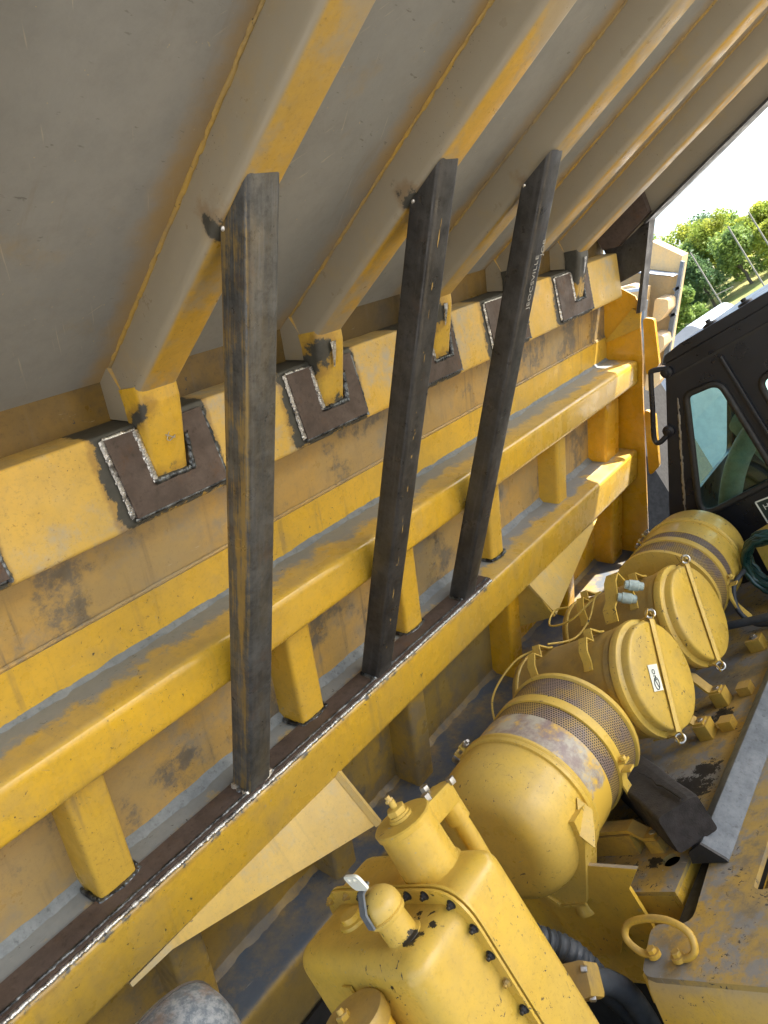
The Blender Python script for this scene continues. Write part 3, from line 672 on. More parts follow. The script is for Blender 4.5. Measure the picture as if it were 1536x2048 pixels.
# ================================================================ truck deck
deck = thing('truck_deck', (2.5, 1.8, -1.6), 'grimy yellow deck plate carrying the two air cleaners', 'deck')
hole = [(1.607+.027*math.cos(2*math.pi*k/20), 1.345+.027*math.sin(2*math.pi*k/20)) for k in range(20)]
obj('deck_plate', holed([(1.484, 1.29), (4.4, 1.29), (4.4, 2.26), (1.484, 2.26)], [hole], lambda a, b, t: (a, b, -1.3-t), .012), 'deck', deck, 20)
obj('front_skirt', MB().xz(fillet([(1.484, -1.3125), (4.4, -1.3125), (4.4, -1.62), (1.484, -1.62)], 0), 1.29, 1.302), 'yellow', deck)
obj('end_skirt', MB().yz([(1.304, -1.3125), (2.26, -1.3125), (2.26, -1.62), (1.304, -1.62)], 1.484, 1.496), 'yellow', deck)
obj('support_plate', holed(fillet([(1.324, -1.19), (1.386, -1.25), (1.386, -1.40), (1.50, -1.40), (1.56, -1.48), (1.72, -1.48), (1.70, -1.32), (1.80, -1.24), (1.95, -1.24), (1.95, -1.10), (1.50, -1.17)], [0, 0, .03, .05, .03, 0, .05, .05, 0, 0, 0], 5), [], lambda a, b, t: (1.44+t, a, b), .012), 'yellow', deck, 20)
for (x, y, sx, sy, h) in ((2.425, 1.415, .030, .026, .055), (2.222, 1.415, .032, .026, .055), (2.25, 1.345, .024, .024, .035), (2.465, 1.335, .026, .024, .035), (1.665, 1.40, .03, .024, .04), (1.70, 1.335, .03, .02, .025), (2.80, 1.37, .03, .03, .05)):
    fo = obj('mounting_block', MB().xy(fillet([(x-sx, y-sy), (x+sx, y-sy), (x+sx, y+sy), (x-sx, y+sy)], .004, 2), -1.2995, -1.3+h), 'yellow_dirty', deck)
    if h > .038: obj('bolt', MB().hex((x, y, -1.3+h), (0, 0, 1), .012, .012).lathe((x, y, -1.3+h), (0, 0, 1), [(0, .018), (.003, .018)], 16), 'bolt', fo)
def strap(pts, wd, th=.008, axis=(1, 0, 0)):
    P = [Vector(p) for p in pts]; A = Vector(axis).normalized()*wd/2; mb = MB(); vs = []; fs = []
    for i, p in enumerate(P):
        t = (P[min(i+1, len(P)-1)]-P[max(i-1, 0)]).normalized(); n = A.cross(t).normalized()*th/2
        vs += [p-A-n, p+A-n, p+A+n, p-A+n]
    for i in range(len(P)-1):
        for k in range(4): fs.append((i*4+k, i*4+(k+1) % 4, i*4+4+(k+1) % 4, i*4+4+k))
    fs += [(3, 2, 1, 0), tuple((len(P)-1)*4+k for k in range(4))]
    return mb.add(vs, fs)
for x, y in ((2.425, 1.415), (2.222, 1.415)):
    obj('mounting_strap', strap([(x, y-.016, -1.242), (x, y+.020, -1.242), (x, y+.030, -1.230), (x, y+.055, -1.178), (x, y+.068, -1.170), (x, y+.30, -1.170)], .046, .009), 'yellow_dirty', deck)
obj('mounting_strap', strap([(1.665, 1.385, -1.256), (1.665, 1.425, -1.256), (1.665, 1.46, -1.225), (1.665, 1.66, -1.225)], .05, .012), 'yellow_dirty', deck)
obj('mounting_rail', MB().box((1.635, 1.46, -1.30), (1.695, 1.85, -1.235)), 'yellow_dirty', deck)
hb = obj('hose_bracket', holed(fillet([(1.18, -1.295), (1.42, -1.295), (1.40, -1.02), (1.20, -.98)], .03, 4), [], lambda a, b, t: (3.36+t, a, b), .012), 'yellow_clean', deck, 20)

# ================================================================ engine hood
hood = thing('engine_hood', (2.2, .3, -1.45), 'worn yellow engine hood cover with a looped grab handle', 'hood')
hp = [(1.21, -.9), (1.21, 1.285), (1.372, 1.318), (1.376, 1.205), (1.60, 1.222), (4.3, 1.222), (4.3, -.9)]
slot = fillet([(1.49, 1.03), (1.49, 1.075), (1.75, 1.075), (1.75, 1.03)], .02, 4)
slot = [(x, y) for x, y in slot]
hmb = holed(fillet(hp, [.03, .04, .03, .04, .01, .02, .02], 4), [slot], lambda a, b, t: (a, b, -1.3-t), .016)
obj('hood_top', hmb, 'deck', hood, 20)
rim = fillet([(1.22, -1.3165), (1.19, -1.33), (1.165, -1.40), (1.185, -1.42), (1.23, -1.42), (1.23, -1.3165)], .012, 4)
obj('hood_side', MB().xz([(1.235, -1.305), (1.212, -1.312), (1.198, -1.335), (1.18, -1.42), (1.20, -1.425), (1.235, -1.36)], -.9, 1.275), 'yellow', hood)
obj('hood_front', MB().yz([(1.30, -1.317), (1.318, -1.40), (1.30, -1.40)], 1.23, 1.37), 'yellow', hood)
obj('edge_seal', MB().box((1.38, 1.226, -1.36), (4.2, 1.268, -1.325)), 'rubber', hood)
obj('slot_floor', MB().box((1.48, 1.02, -1.36), (1.77, 1.085, -1.35)), 'yellow_dirty', hood)
obj('lower_step', MB().xz(fillet([(1.02, -1.47), (1.19, -1.47), (1.19, -1.62), (1.02, -1.62)], .012, 3), -.9, 1.14), 'deck', hood)
hpts = [(1.278, 1.272), (1.312, 1.292), (1.352, 1.30), (1.366, 1.29)]
ha = Vector((1.262, 1.272, -1.288)); hb_ = Vector((1.256, 1.188, -1.288))
path = []
ctrl = [Vector((1.268, 1.262, -1.291)), Vector((1.268, 1.300, -1.288)), Vector((1.282, 1.335, -1.262)), Vector((1.30, 1.322, -1.235)), Vector((1.306, 1.262, -1.222)), Vector((1.304, 1.20, -1.225)), Vector((1.292, 1.155, -1.245)), Vector((1.272, 1.148, -1.275)), Vector((1.262, 1.172, -1.29)), Vector((1.262, 1.20, -1.291))]
hd = obj('grab_handle', MB().tube(smooth(ctrl), .0092, 12), 'yellow_dirty', hood, 60)
for p in (Vector((1.268, 1.266, -1.283)), Vector((1.262, 1.196, -1.283))):
    obj('bolt', MB().hex(p, (0, 0, 1), .012, .011).lathe(p-Vector((0, 0, .012)), (0, 0, 1), [(0, .017), (.012, .017)], 16), 'yellow_dirty', hd)

# loose things on the deck
def bm_noise(mb, amt, sc, seed=0):
    mb.v = [tuple(Vector(v)+mnoise.noise_vector(Vector(v)*sc+Vector((seed, 0, 0)))*amt) for v in mb.v]; return mb
tA = Vector((1.607, 1.228, -1.190)); tB = Vector((1.96, 1.61, -1.236)); td = (tB-tA); ta = td.cross(Vector((0, 0, 1))).normalized(); tb_ = ta.cross(td).normalized()
sec = fillet([(-.066, -.058), (.066, -.058), (.068, .050), (.040, .058), (-.066, .058)], .012, 3)
mb = MB(); n = len(sec); K = 24; vs = [tA+td*(k/K)+ta*u*(1 if k else .95)+tb_*v*(1 if k else .95) for k in range(K+1) for u, v in sec]
fs = [(k*n+j, k*n+(j+1) % n, (k+1)*n+(j+1) % n, (k+1)*n+j) for k in range(K) for j in range(n)]+[tuple(range(n)), tuple(K*n+j for j in range(n))]
mb.add(vs, fs); bm_noise(mb, .004, 9)
tim = thing('timber_block', (1.75, 1.42, -1.29), 'oil blackened timber block with a long crack lying on the deck', 'timber')
obj('block', mb, 'timber', tim, 40)
cr = MB(); cp = []; rr = random.Random(5)
for k in range(13):
    t = k/12*.62; cp.append(tA+td*t+ta*(.022+rr.uniform(-.004, .004)-.02*t)+tb_*.0635)
cr.tube(cp, .0032, 6, rf=lambda t: .35+.9*math.sin(math.pi*min(1, t+.25)))
obj('crack', cr, 'dark', tim)
ang = MB().prism([(1.59, p[0], p[1]) for p in fillet([(1.268, -1.298), (1.258, -1.262), (1.212, -1.238), (1.168, -1.288), (1.164, -1.298)], [0, .004, .006, .003, 0], 2)], (2.6, 0, 0))
sa = thing('steel_angle', (2.6, 1.22, -1.298), 'long grey steel angle lying ridge up on the hood edge', 'steel angle')
obj('bar', ang, 'galv', sa, 20)
obj('cut_end', MB().prism([(1.584, p[0], p[1]) for p in [(1.270, -1.297), (1.260, -1.2605), (1.212, -1.2365), (1.166, -1.288), (1.162, -1.297)]], (.008, 0, 0)), 'rubber', sa, 20)

# ================================================================ air cleaners
def ring_pts(c, r, axis, n=28, a0=0, a1=2*math.pi):
    a = Vector(axis).normalized(); u = a.orthogonal().normalized(); v = a.cross(u)
    return [Vector(c)+u*r*math.cos(a0+(a1-a0)*k/n)+v*r*math.sin(a0+(a1-a0)*k/n) for k in range(n)]
def air_cleaner(xc, sgn, label, idx):
    root = thing('air_cleaner', (xc, 1.65, -1.3), label, 'air cleaner', 'air cleaners on the deck')
    zc = -1.01; F = (0, -1, 0)
    can = obj('canister', MB().lathe((xc, 0, zc), (0, -1, 0), [(-1.925, .12), (-1.93, .17), (-1.925, .19), (-1.915, .196), (-1.90, .196), (-1.898, .193), (-1.50, .193), (-1.498, .198), (-1.478, .198), (-1.476, .195), (-1.468, .195)], 64), 'yellow_dirty', root)
    obj('rear_band', MB().lathe((xc, 0, zc), (0, -1, 0), [(-1.905, .193), (-1.903, .199), (-1.893, .199), (-1.891, .193)], 64, False), 'yellow_clean', can)
    cap = obj('end_cap', MB().lathe((xc, 0, zc), F, [(-1.470, .190), (-1.468, .204), (-1.452, .207), (-1.440, .204), (-1.438, .194), (-1.432, .187), (-1.408, .187), (-1.402, .184), (-1.399, .178), (-1.401, .10), (-1.402, .0)], 72), 'yellow_clean', root)
    dv = Vector((.58, 0, .82)) if idx == 0 else Vector((.48, 0, .877)); c = Vector((xc+.0, 1.394, zc+.002))
    A = c+dv*.190; B = c-dv*.193
    sv = Vector((dv.z, 0, -dv.x))
    obj('cross_strap', MB().prism([B+sv*.016, B-sv*.016, B-sv*.016+Vector((0, -.002, 0)), B-sv*.002+Vector((0, -.008, 0)), B+sv*.016+Vector((0, -.002, 0))], A-B), 'yellow_clean', cap, 20)
    for q_, E in ((1, A), (-1, B)):
        e = E+dv*.020*q_+Vector((0, .006, 0))
        ck = obj('latch_loop', MB().tube(smooth([E+dv*(-.004)*q_, E+dv*.012*q_+Vector((0, -.012, 0)), e+sv*.014, e+dv*.018*q_, e-sv*.014, E+dv*.01*q_+Vector((0, .03, 0)), E+dv*.012*q_+Vector((0, .10, 0))], 5), .0035, 8), 'yellow_dirty', cap, 60)
        obj('eye_ring', MB().tube(ring_pts(e+Vector((0, -.006, 0)), .015, sv+Vector((0, .6, 0)), 20), .0045, 8, True), 'chrome', ck, 60)
    if idx == 0:
        P = [Vector((2.099, 0, -.938)), Vector((2.150, 0, -.964)), Vector((2.103, 0, -1.039)), Vector((2.052, 0, -1.013))]
        y = 1.3972
        stk = obj('sticker', MB().prism([(p.x, y, p.z) for p in P], (0, .0014, 0)), 'white', cap, 0)
        long_ = (P[3]-P[0]).normalized(); wide = (P[1]-P[0]).normalized(); o = Vector((P[0].x, y, P[0].z))
        text_obj('sticker_print', 'OM', .024, o+long_*.014+wide*.014, long_, wide, 'black_print', stk, .0016)
        oc = o+long_*.064+wide*.026+Vector((0, -.0015, 0)); el = [oc+long_*.020*math.cos(t*math.pi/12)+wide*.014*math.sin(t*math.pi/12) for t in range(24)]
        obj('sticker_print', MB().tube(el, .0013, 6, True).tube([oc-long_*.014-wide*.008, oc+long_*.014+wide*.008], .0012, 6), 'black_print', stk)
    # bent wire-like brackets on the shoulder of the canister
    for yb, ang0 in ((1.56, 1.30), (1.80, 1.36)):
        r0 = .196; pts = []
        ca = lambda t, rr: Vector((xc+rr*math.cos(t)*(1 if True else -1), yb, zc+rr*math.sin(t)))
        pts = [ca(2.35, r0), ca(2.2, r0+.004), ca(2.05, r0+.03), ca(1.86, r0+.045), ca(1.78, r0+.012), ca(1.66, r0+.045), ca(1.5, r0+.012), ca(1.36, r0+.002)]
        obj('shoulder_bracket', strap(pts, .034, .007, (0, 1, 0)), 'yellow_clean', root)
    if idx == 1:
        w1 = [Vector((2.18, 1.80, -.80)), Vector((2.10, 1.90, -.79)), Vector((1.98, 1.99, -.86)), Vector((1.93, 2.0, -.99)), Vector((1.95, 1.95, -1.12))]
        w2 = [Vector((2.20, 1.80, -.80)), Vector((2.28, 1.74, -.84)), Vector((2.37, 1.70, -.82)), Vector((2.43, 1.66, -.76)), Vector((2.44, 1.63, -.75))]
        w3 = [Vector((2.44, 1.66, -.76)), Vector((2.38, 1.78, -.80)), Vector((2.40, 1.90, -.80)), Vector((2.50, 1.92, -.78)), Vector((2.52, 1.86, -.79))]
        for ww in (w1, w2, w3): obj('gauge_tube', MB().tube(smooth(ww, 8), .0042, 8), 'yellow_clean', root, 60)
        obj('gauge_bracket', strap([(2.33, 1.585, -.845), (2.36, 1.585, -.80), (2.41, 1.585, -.785), (2.46, 1.585, -.735), (2.50, 1.585, -.72), (2.52, 1.585, -.775)], .055, .007, (0, 1, 0)), 'yellow_clean', root)
        for x_, y_, z_ in ((2.415, 1.53, -.80), (2.455, 1.50, -.775)):
            cp_ = obj('gauge_cup', MB().lathe((x_, y_, z_), (.35, -.55, -.5), [(-.035, .010), (-.033, .016), (-.02, .017), (-.018, .021), (.016, .021), (.02, .017), (.034, .016), (.037, .012)], 20), 'cup', root)
    # pre-cleaner drum lying across the deck
    yc = 1.655; xi = xc-sgn*.265; D = (-sgn, 0, 0); r = .223
    def lt(prof, n=72, caps=False): return MB().lathe((xi, yc, zc), D, prof, n, caps)
    obj('drum_end_ring', lt([(-.012, .10), (-.010, .20), (-.006, r+.004), (.012, r+.006), (.016, r), (.016, r-.01)], 72, True), 'yellow_clean', root)
    sc = obj('perforated_screen', lt([(.014, r-.003), (.235, r-.003)]), 'screen', root)
    obj('screen_strap', lt([(.122, r-.003), (.123, r+.004), (.158, r+.004), (.159, r-.003)]), 'yellow_clean', sc)
    obj('drum', lt([(.225, r-.006), (.227, r), (.345, r), (.347, r-.004)]), 'drum' if idx == 0 else 'yellow_clean', root)
    obj('clamp_band', lt([(.338, r-.002), (.340, r+.007), (.350, r+.009), (.357, r+.005), (.362, r+.009), (.372, r+.007), (.374, r-.002)]), 'yellow_clean', root)
    prof = [(.365, r-.001)]
    for k in range(15):
        t = k/14*math.pi/2; prof.append((.44+.135*math.sin(t)**.9, (r-.002)*(.50+.50*math.cos(t)**.75)))
    prof += [(.580, .06), (.581, .001)]
    dome = obj('dust_bowl', lt(prof, 72, True), 'yellow_clean', root)
    # T-bolt and lugs on the clamp
    ta_ = R(112) if idx == 0 else R(55)
    def dp(t, rr, s_): return Vector((xi-sgn*s_, yc+rr*math.cos(t), zc+rr*math.sin(t)))
    if idx == 0: ta_ = R(58)
    b1 = dp(ta_, r+.018, .356); tg = (dp(ta_+.1, r+.018, .356)-b1).normalized(); rd = (b1-Vector((b1.x, yc, zc))).normalized()
    tbl = obj('clamp_bolt', MB().tube([b1-tg*.05, b1+tg*.055], .0055, 8).lathe(b1-tg*.062, tg, [(0, .012), (.02, .012)], 14).hex(b1+tg*.03, tg, .011, .012), 'bolt', root)
    obj('clamp_lug', MB().bar(b1-tg*.02-rd*.018, b1-tg*.02+rd*.012, .03, .008, tg).bar(b1+tg*.02-rd*.018, b1+tg*.02+rd*.012, .03, .008, tg), 'yellow_clean', tbl)
    b2 = dp(R(197), r+.010, .14); tg = Vector((0, .30, -.95)); rd2 = Vector((0, -1, 0))
    obj('strap_lug', MB().bar(b2-rd2*.004+Vector((0, 0, .018)), b2+rd2*.026+Vector((0, 0, .018)), .03, .007, (0, 0, 1)).bar(b2-rd2*.004-Vector((0, 0, .01)), b2+rd2*.026-Vector((0, 0, .01)), .03, .007, (0, 0, 1)).hex(b2+rd2*.016+Vector((0, 0, .022)), (0, 0, 1), .010, .012), 'yellow_clean', sc)
    obj('drum_leg', strap([dp(R(200), r+.004, .14), dp(R(212), r+.005, .14), Vector((xi-sgn*.14, 1.46, -1.19)), Vector((xi-sgn*.14, 1.435, -1.255))], .035, .008), 'yellow_clean', root)
    if idx == 0:
        # dust hopper under the bowl: pentagonal chute and its outlet
        fpoly = [(1.415, -1.02), (1.43, -1.10), (1.545, -1.283), (1.645, -1.290), (1.80, -1.12), (1.80, -1.0)]
        bpoly = [(1.405, -1.02), (1.42, -1.09), (1.50, -1.22), (1.545, -1.283), (1.645, -1.290), (1.80, -1.12), (1.80, -1.0)]
        hop = obj('dust_hopper', MB().yz(fpoly, 1.425, 1.505), 'yellow_clean', root, 20)
        obj('hopper_rim', MB().bar((1.422, 1.80, -1.118), (1.422, 1.645, -1.290), .012, .008, (1, 0, 0)).bar((1.422, 1.645, -1.292), (1.422, 1.545, -1.285), .008, .008, (1, 0, 0)), 'yellow_clean', hop)
        obj('outlet', MB().lathe((1.462, 1.588, -1.278), (0, 0, -1), [(0, .034), (.040, .035), (.046, .038), (.056, .039), (.058, .03)], 32), 'yellow_clean', hop)
        obj('hopper_tab', strap([(1.50, 1.418, -1.02), (1.455, 1.414, -1.06), (1.425, 1.414, -1.085)], .05, .007, (0, .5, .8)), 'yellow_clean', hop)
    return root
air_cleaner(2.156, 1, 'yellow air cleaner with a white sticker on its scratched end cap', 0)
air_cleaner(2.607, -1, 'yellow air cleaner with a clean end cap, the one nearer the black cab', 1)

# ================================================================ hydraulic tank
tank = thing('hydraulic_tank', (.82, 1.42, -1.5), 'yellow two piece hydraulic tank with a bolted seam and filler cap', 'tank')
def rbox(x0, x1, y0, y1, z0, z1, r, n=6):
    """box with generously rounded edges on every side"""
    bm = bmesh.new(); bmesh.ops.create_cube(bm, size=1)
    for v in bm.verts: v.co = Vector((x0+(v.co.x+.5)*(x1-x0), y0+(v.co.y+.5)*(y1-y0), z0+(v.co.z+.5)*(z1-z0)))
    bmesh.ops.bevel(bm, geom=bm.edges[:], offset=r, segments=n, profile=.5, affect='EDGES', clamp_overlap=True)
    mb = MB(); bm.verts.index_update(); mb.add([tuple(v.co) for v in bm.verts], [tuple(v.index for v in f.verts) for f in bm.faces]); bm.free(); return mb
def half(x0, x1, y0, y1, xs_, sign):
    mb = rbox(x0, x1, y0, y1, -1.5, -.73, .065)
    return mb
tl = rbox(.665, .90, 1.215, 1.64, -1.5, -.745, .045); tl.v = [(min(v[0], .826), v[1], v[2]) for v in tl.v]
obj('left_shell', tl, 'yellow_tank', tank, 50)
tr = rbox(.76, .985, 1.205, 1.66, -1.5, -.728, .045); tr.v = [(max(v[0], .834), v[1], v[2]) for v in tr.v]
obj('right_shell', tr, 'yellow_tank', tank, 50)
def loop(x, o): return [(x, y, z) for y, z in fillet([(1.19-o, -1.5), (1.19-o, -.712+o), (1.675+o, -.712+o), (1.675+o, -1.5)], [0, .09, .09, 0], 8)]
fl = obj('seam_flange', MB().prism(loop(.822, .0), (.006, 0, 0)).prism(loop(.832, .002), (.006, 0, 0)), 'yellow_tank', tank, 30)
for y, z in [(1.203, -.80-.062*k) for k in range(10)]+[(1.226, -.745)]+[(1.29+.055*k, -.724) for k in range(6)]+[(1.645, -.738), (1.665, -.79)]:
    front = z < -.79 and y < 1.3
    obj('flange_bolt', MB().hex((.823, y, z), (-1, 0, 0), .0078, .009).lathe((.823, y, z), (-1, 0, 0), [(0, .0105), (.002, .0105)], 14).lathe((.818, y, z), (-1, 0, 0), [(0, .0045), (.009, .0045)], 10), 'rubber' if random.random() < .5 else 'yellow_dirty', fl)
fh = obj('filter_housing', MB().lathe((.905, 1.338, -.735), (0, 0, 1), [(-.01, .072), (.004, .071), (.008, .065), (.118, .063), (.120, .067), (.132, .068), (.135, .065), (.137, .0)], 56), 'yellow_tank', tank)
obj('cover_nut', MB().lathe((.905, 1.338, -.598), (0, 0, 1), [(0, .028), (.006, .028), (.007, .024), (.012, .024)], 24).hex((.905, 1.338, -.586), (0, 0, 1), .022, .014).tube([(.905, 1.338, -.574), (.905, 1.338, -.556)], .008, 10), 'yellow_clean', fh)
obj('cover_nipple', MB().tube([(.905, 1.338, -.566), (.903, 1.340, -.544)], .006, 8).tube([(.894, 1.338, -.553), (.913, 1.341, -.556)], .004, 8), 'yellow_guard', fh)
obj('outlet_head', MB().bar((.955, 1.352, -.645), (1.085, 1.398, -.672), .062, .055, (0, 0, 1), .01).lathe((1.083, 1.40, -.66), (0, 0, 1), [(-.08, .03), (.006, .03), (.010, .024)], 20), 'yellow_tank', fh)
for p in ((1.0, 1.352, -.627), (1.06, 1.42, -.642), (1.10, 1.37, -.655)): obj('outlet_bolt', MB().hex(p, (0, 0, 1), .012, .016), 'bolt', fh)
obj('return_pipe', MB().tube(smooth([Vector((1.083, 1.40, -.68)), Vector((1.085, 1.40, -.80)), Vector((1.085, 1.41, -.95)), Vector((1.085, 1.43, -1.2))]), .022, 16), 'yellow_tank', fh, 60)
fc = obj('filler_neck', MB().lathe((.742, 1.305, -.752), (-.05, .06, 1), [(0, .042), (.006, .041), (.010, .034), (.058, .033)], 32), 'yellow_tank', tank)
cap_ = obj('filler_cap', MB().lathe((.739, 1.309, -.697), (-.05, .06, 1), [(0, .040), (.004, .042), (.008, .042), (.010, .039), (.014, .043), (.022, .043), (.034, .041), (.046, .034), (.056, .022), (.059, .0)], 36), 'yellow_clean', fc)
obj('cap_hasp', strap([(.690, 1.30, -.685), (.692, 1.303, -.655), (.715, 1.312, -.628), (.742, 1.318, -.622)], .018, .005, (0, 1, 0)), 'galv', cap_)
hl = [[(1.298+.0055*math.cos(k*math.pi/6)+.018*j, -.594+.0055*math.sin(k*math.pi/6)) for k in range(12)] for j in (0, 1)]
obj('padlock_lug', holed(fillet([(1.283, -.622), (1.330, -.622), (1.330, -.582), (1.283, -.582)], .012, 4), hl, lambda a, b, t: (.714+t+(b+.6)*-.2, a, b), .006), 'white', cap_, 20)
obj('breather_plug', MB().lathe((.770, 1.50, -.748), (0, 0, 1), [(0, .034), (.01, .032), (.012, .024), (.024, .023), (.025, .0)], 28), 'yellow_tank', tank)
obj('side_strap', strap([(.660, 1.46, -.80), (.655, 1.45, -.84), (.62, 1.43, -.93), (.615, 1.425, -.95)], .03, .006, (0, 1, 0)), 'yellow_tank', tank)
obj('drain_boss', MB().lathe((.70, 1.20, -.985), (0, -1, 0), [(-.03, .042), (.004, .042), (.008, .038), (.010, .022), (.004, .021), (.004, .012), (-.006, .011), (-.006, .0)], 32), 'yellow_tank', tank)
bw = thing('filter_bowl', (.598, 1.37, -1.05), 'yellow filter bowl with a blackened lid beside the tank', 'filter bowl')
obj('bowl', MB().lathe((.598, 1.37, -.80), (0, 0, -1), [(0, .056), (.02, .060), (.06, .060), (.25, .058), (.26, .0)], 40), 'drum', bw)
obj('lid', MB().lathe((.598, 1.37, -.80), (0, 0, 1), [(-.03, .061), (-.028, .067), (-.004, .068), (.004, .064), (.006, .0)], 40), 'yellow_dirty', bw)
obj('lid_nut', MB().hex((.59, 1.385, -.795), (0, 0, 1), .014, .012).lathe((.59, 1.385, -.785), (0, 0, 1), [(0, .008), (.012, .006)], 12), 'yellow_dirty', bw)
# muffler lying along the front of the wall
mf = thing('exhaust_muffler', (.2, 1.70, -.87), 'grey heat scaled muffler end with a seam at the lower left', 'muffler')
prof = [(-1.6, .112), (.36, .112)]+[(.36+.11*math.sin(k/8*math.pi/2), .112*(.30+.70*math.cos(k/8*math.pi/2)**.7)) for k in range(9)]+[(.471, .0)]
obj('shell', MB().lathe((0.05, 1.71, -.742), (1, 0, 0), prof, 48), 'muffler', mf)
sp_ = [(-1.5, 1.71, -.630), (.41, 1.71, -.630)]+[(.41+.11*math.sin(k/8*math.pi/2), 1.71, -.742+.113*(.30+.70*math.cos(k/8*math.pi/2)**.7)) for k in range(1, 9)]
obj('seam', MB().tube(sp_, .004, 6), 'bark', mf)
obj('hanger', strap([(.22, 1.82, -.70), (.24, 1.90, -.66), (.26, 1.97, -.70)], .05, .01), 'muffler', mf)

# engine bay below: frame rails, hoses and added dark panels that block light
fr = thing('chassis', (1.2, 1.6, -2.06), 'black truck chassis with added dark panels seen in the gap below the tank', 'chassis')
obj('bounce_blocker', MB().box((-2.2, -1.6, -2.06), (4.5, 2.7, -2.0)), 'dark', fr)  # added dark slab, cuts ground bounce light from below
obj('gap_blocker', MB().box((1.56, 1.21, -1.50), (4.3, 1.80, -1.47)), 'dark', fr)  # added dark sheet, blocks bright ground showing through the deck gap
obj('frame_rail', MB().xz(fillet([(.3, -1.75), (1.46, -1.75), (1.46, -1.99), (.3, -1.99)], .02), 1.9, 2.1), 'dark', fr)
obj('cross_member', MB().yz(fillet([(.95, -1.72), (1.15, -1.72), (1.15, -1.99), (.95, -1.99)], .03), .95, 1.45), 'dark', fr)
obj('rear_blocker', MB().box((-1.3, 2.40, -2.0), (4.3, 2.42, -1.28)), 'dark', fr)  # added dark panel, blocks bright ground showing under the wall
obj('side_blocker', MB().box((1.50, 1.35, -2.0), (1.52, 2.34, -1.60)), 'dark', fr)  # added dark panel, blocks bright gaps near the hood
obj('tank_shelf', MB().box((.45, 1.15, -1.56), (1.0, 1.75, -1.5)), 'yellow_low', fr)
def hose(name, pts, r, mat, label, rib=True):
    P = smooth([Vector(p) for p in pts], 14)
    o = obj(name, MB().tube(P, r, 16, rf=(lambda t: 1+.10*(math.sin(t*170) if t < .6 else 0)) if rib else None), mat, None, 60, label=label, cat='hose', group='hoses below the deck')
    return o
hose('corrugated_hose', [(1.13, 1.52, -1.10), (1.17, 1.49, -1.17), (1.205, 1.46, -1.24), (1.24, 1.46, -1.36), (1.30, 1.48, -1.55), (1.32, 1.5, -1.9)], .034, 'hose_blue', 'corrugated dark hose bending down behind the tank, the upper one')
hose('smooth_hose', [(1.10, 1.36, -1.20), (1.145, 1.37, -1.255), (1.20, 1.38, -1.32), (1.25, 1.40, -1.42), (1.28, 1.44, -1.62), (1.28, 1.5, -1.9)], .030, 'hose_blue', 'smooth dark hose with a square flange, the lower one', False)
fg = thing('hose_flange', (1.10, 1.35, -1.25), 'square bolted hose flange on the tank side', 'flange')
obj('flange_block', MB().bar((1.075, 1.345, -1.185), (1.12, 1.36, -1.235), .075, .075, (0, 0, 1), .012), 'yellow_dirty', fg)
for q_ in ((.028, .02), (-.028, .02)): obj('flange_bolt', MB().hex((1.085+q_[0]*.4, 1.325, -1.20+q_[0]), (.4, -.8, -.3), .009, .014), 'bolt', fg)

# ================================================================ cab
XC = 3.55
cab = thing('truck_cab', (4.2, .9, -1.3), 'glossy black truck cab with rounded green tinted side windows', 'cab')
side = [(1.372, -.13), (1.40, -.165), (1.79, -.86), (2.03, -1.295), (-.2, -1.295), (-.2, -.13)]
win = fillet([(1.375, -.345), (1.232, -.375), (1.262, -.868), (1.60, -.885)], [.045, .05, .05, .06], 6)
win = fillet([(1.385, -.33), (1.225, -.345), (1.225, -.868), (1.64, -.905)], [.04, .06, .06, .06], 6)
win2 = fillet([(1.085, -.42), (.30, -.42), (.30, -.90), (1.085, -.90)], .06, 6)
obj('side_panel', holed(side, [win, win2], lambda a, b, t: (XC+t, a, b), .03), 'black', cab, 20)
obj('far_side_panel', holed(side, [fillet([(1.40, -.32), (.2, -.32), (.2, -.92), (1.68, -.92)], .05, 5)], lambda a, b, t: (4.75-t, a, b), .03), 'black', cab, 20)
rwin = fillet([(3.64, .10), (4.66, .10), (4.66, .80), (3.64, .80)], .05, 5)
obj('rear_panel', holed([(XC+.03, 0), (4.72, 0), (4.72, 1.294), (XC+.03, 1.294)], [rwin], lambda a, b, t: (a, 1.40+.4869*b-t, -.165-.8733*b), .03), 'black', cab, 20)
obj('floor', MB().box((XC+.03, -.2, -1.29), (4.72, 2.0, -1.25)), 'black', cab)
obj('dashboard', MB().box((XC+.05, -.15, -1.25), (4.70, .25, -.85)), 'black', cab)
rf = obj('roof', MB().yz(fillet([(1.40, -.150), (1.365, -.118), (1.28, -.105), (-.3, -.105), (-.3, -.150)], [.01, .02, .03, 0, 0], 3), XC-.03, 4.80), 'black', cab)
for x_, y_ in ((3.60, 1.15), (3.60, .98), (3.60, .80), (3.62, .62)): obj('roof_bolt', MB().lathe((x_, y_, -.107), (0, 0, 1), [(0, .035), (.012, .03), (.016, .012), (.028, .012), (.03, 0)], 14), 'rubber', rf)
obj('drip_rail', MB().bar((XC-.012, 1.39, -.165), (XC-.012, -.2, -.165), .014, .016), 'black', cab)
obj('belt_groove', MB().bar((XC-.003, 1.415, -.225), (XC-.003, -.2, -.225), .008, .012), 'rubber', cab)
obj('pillar_rail', MB().bar((XC-.010, 1.165, -.25), (XC-.010, 1.165, -1.2), .022, .016, (1, 0, 0), .004), 'black', cab)
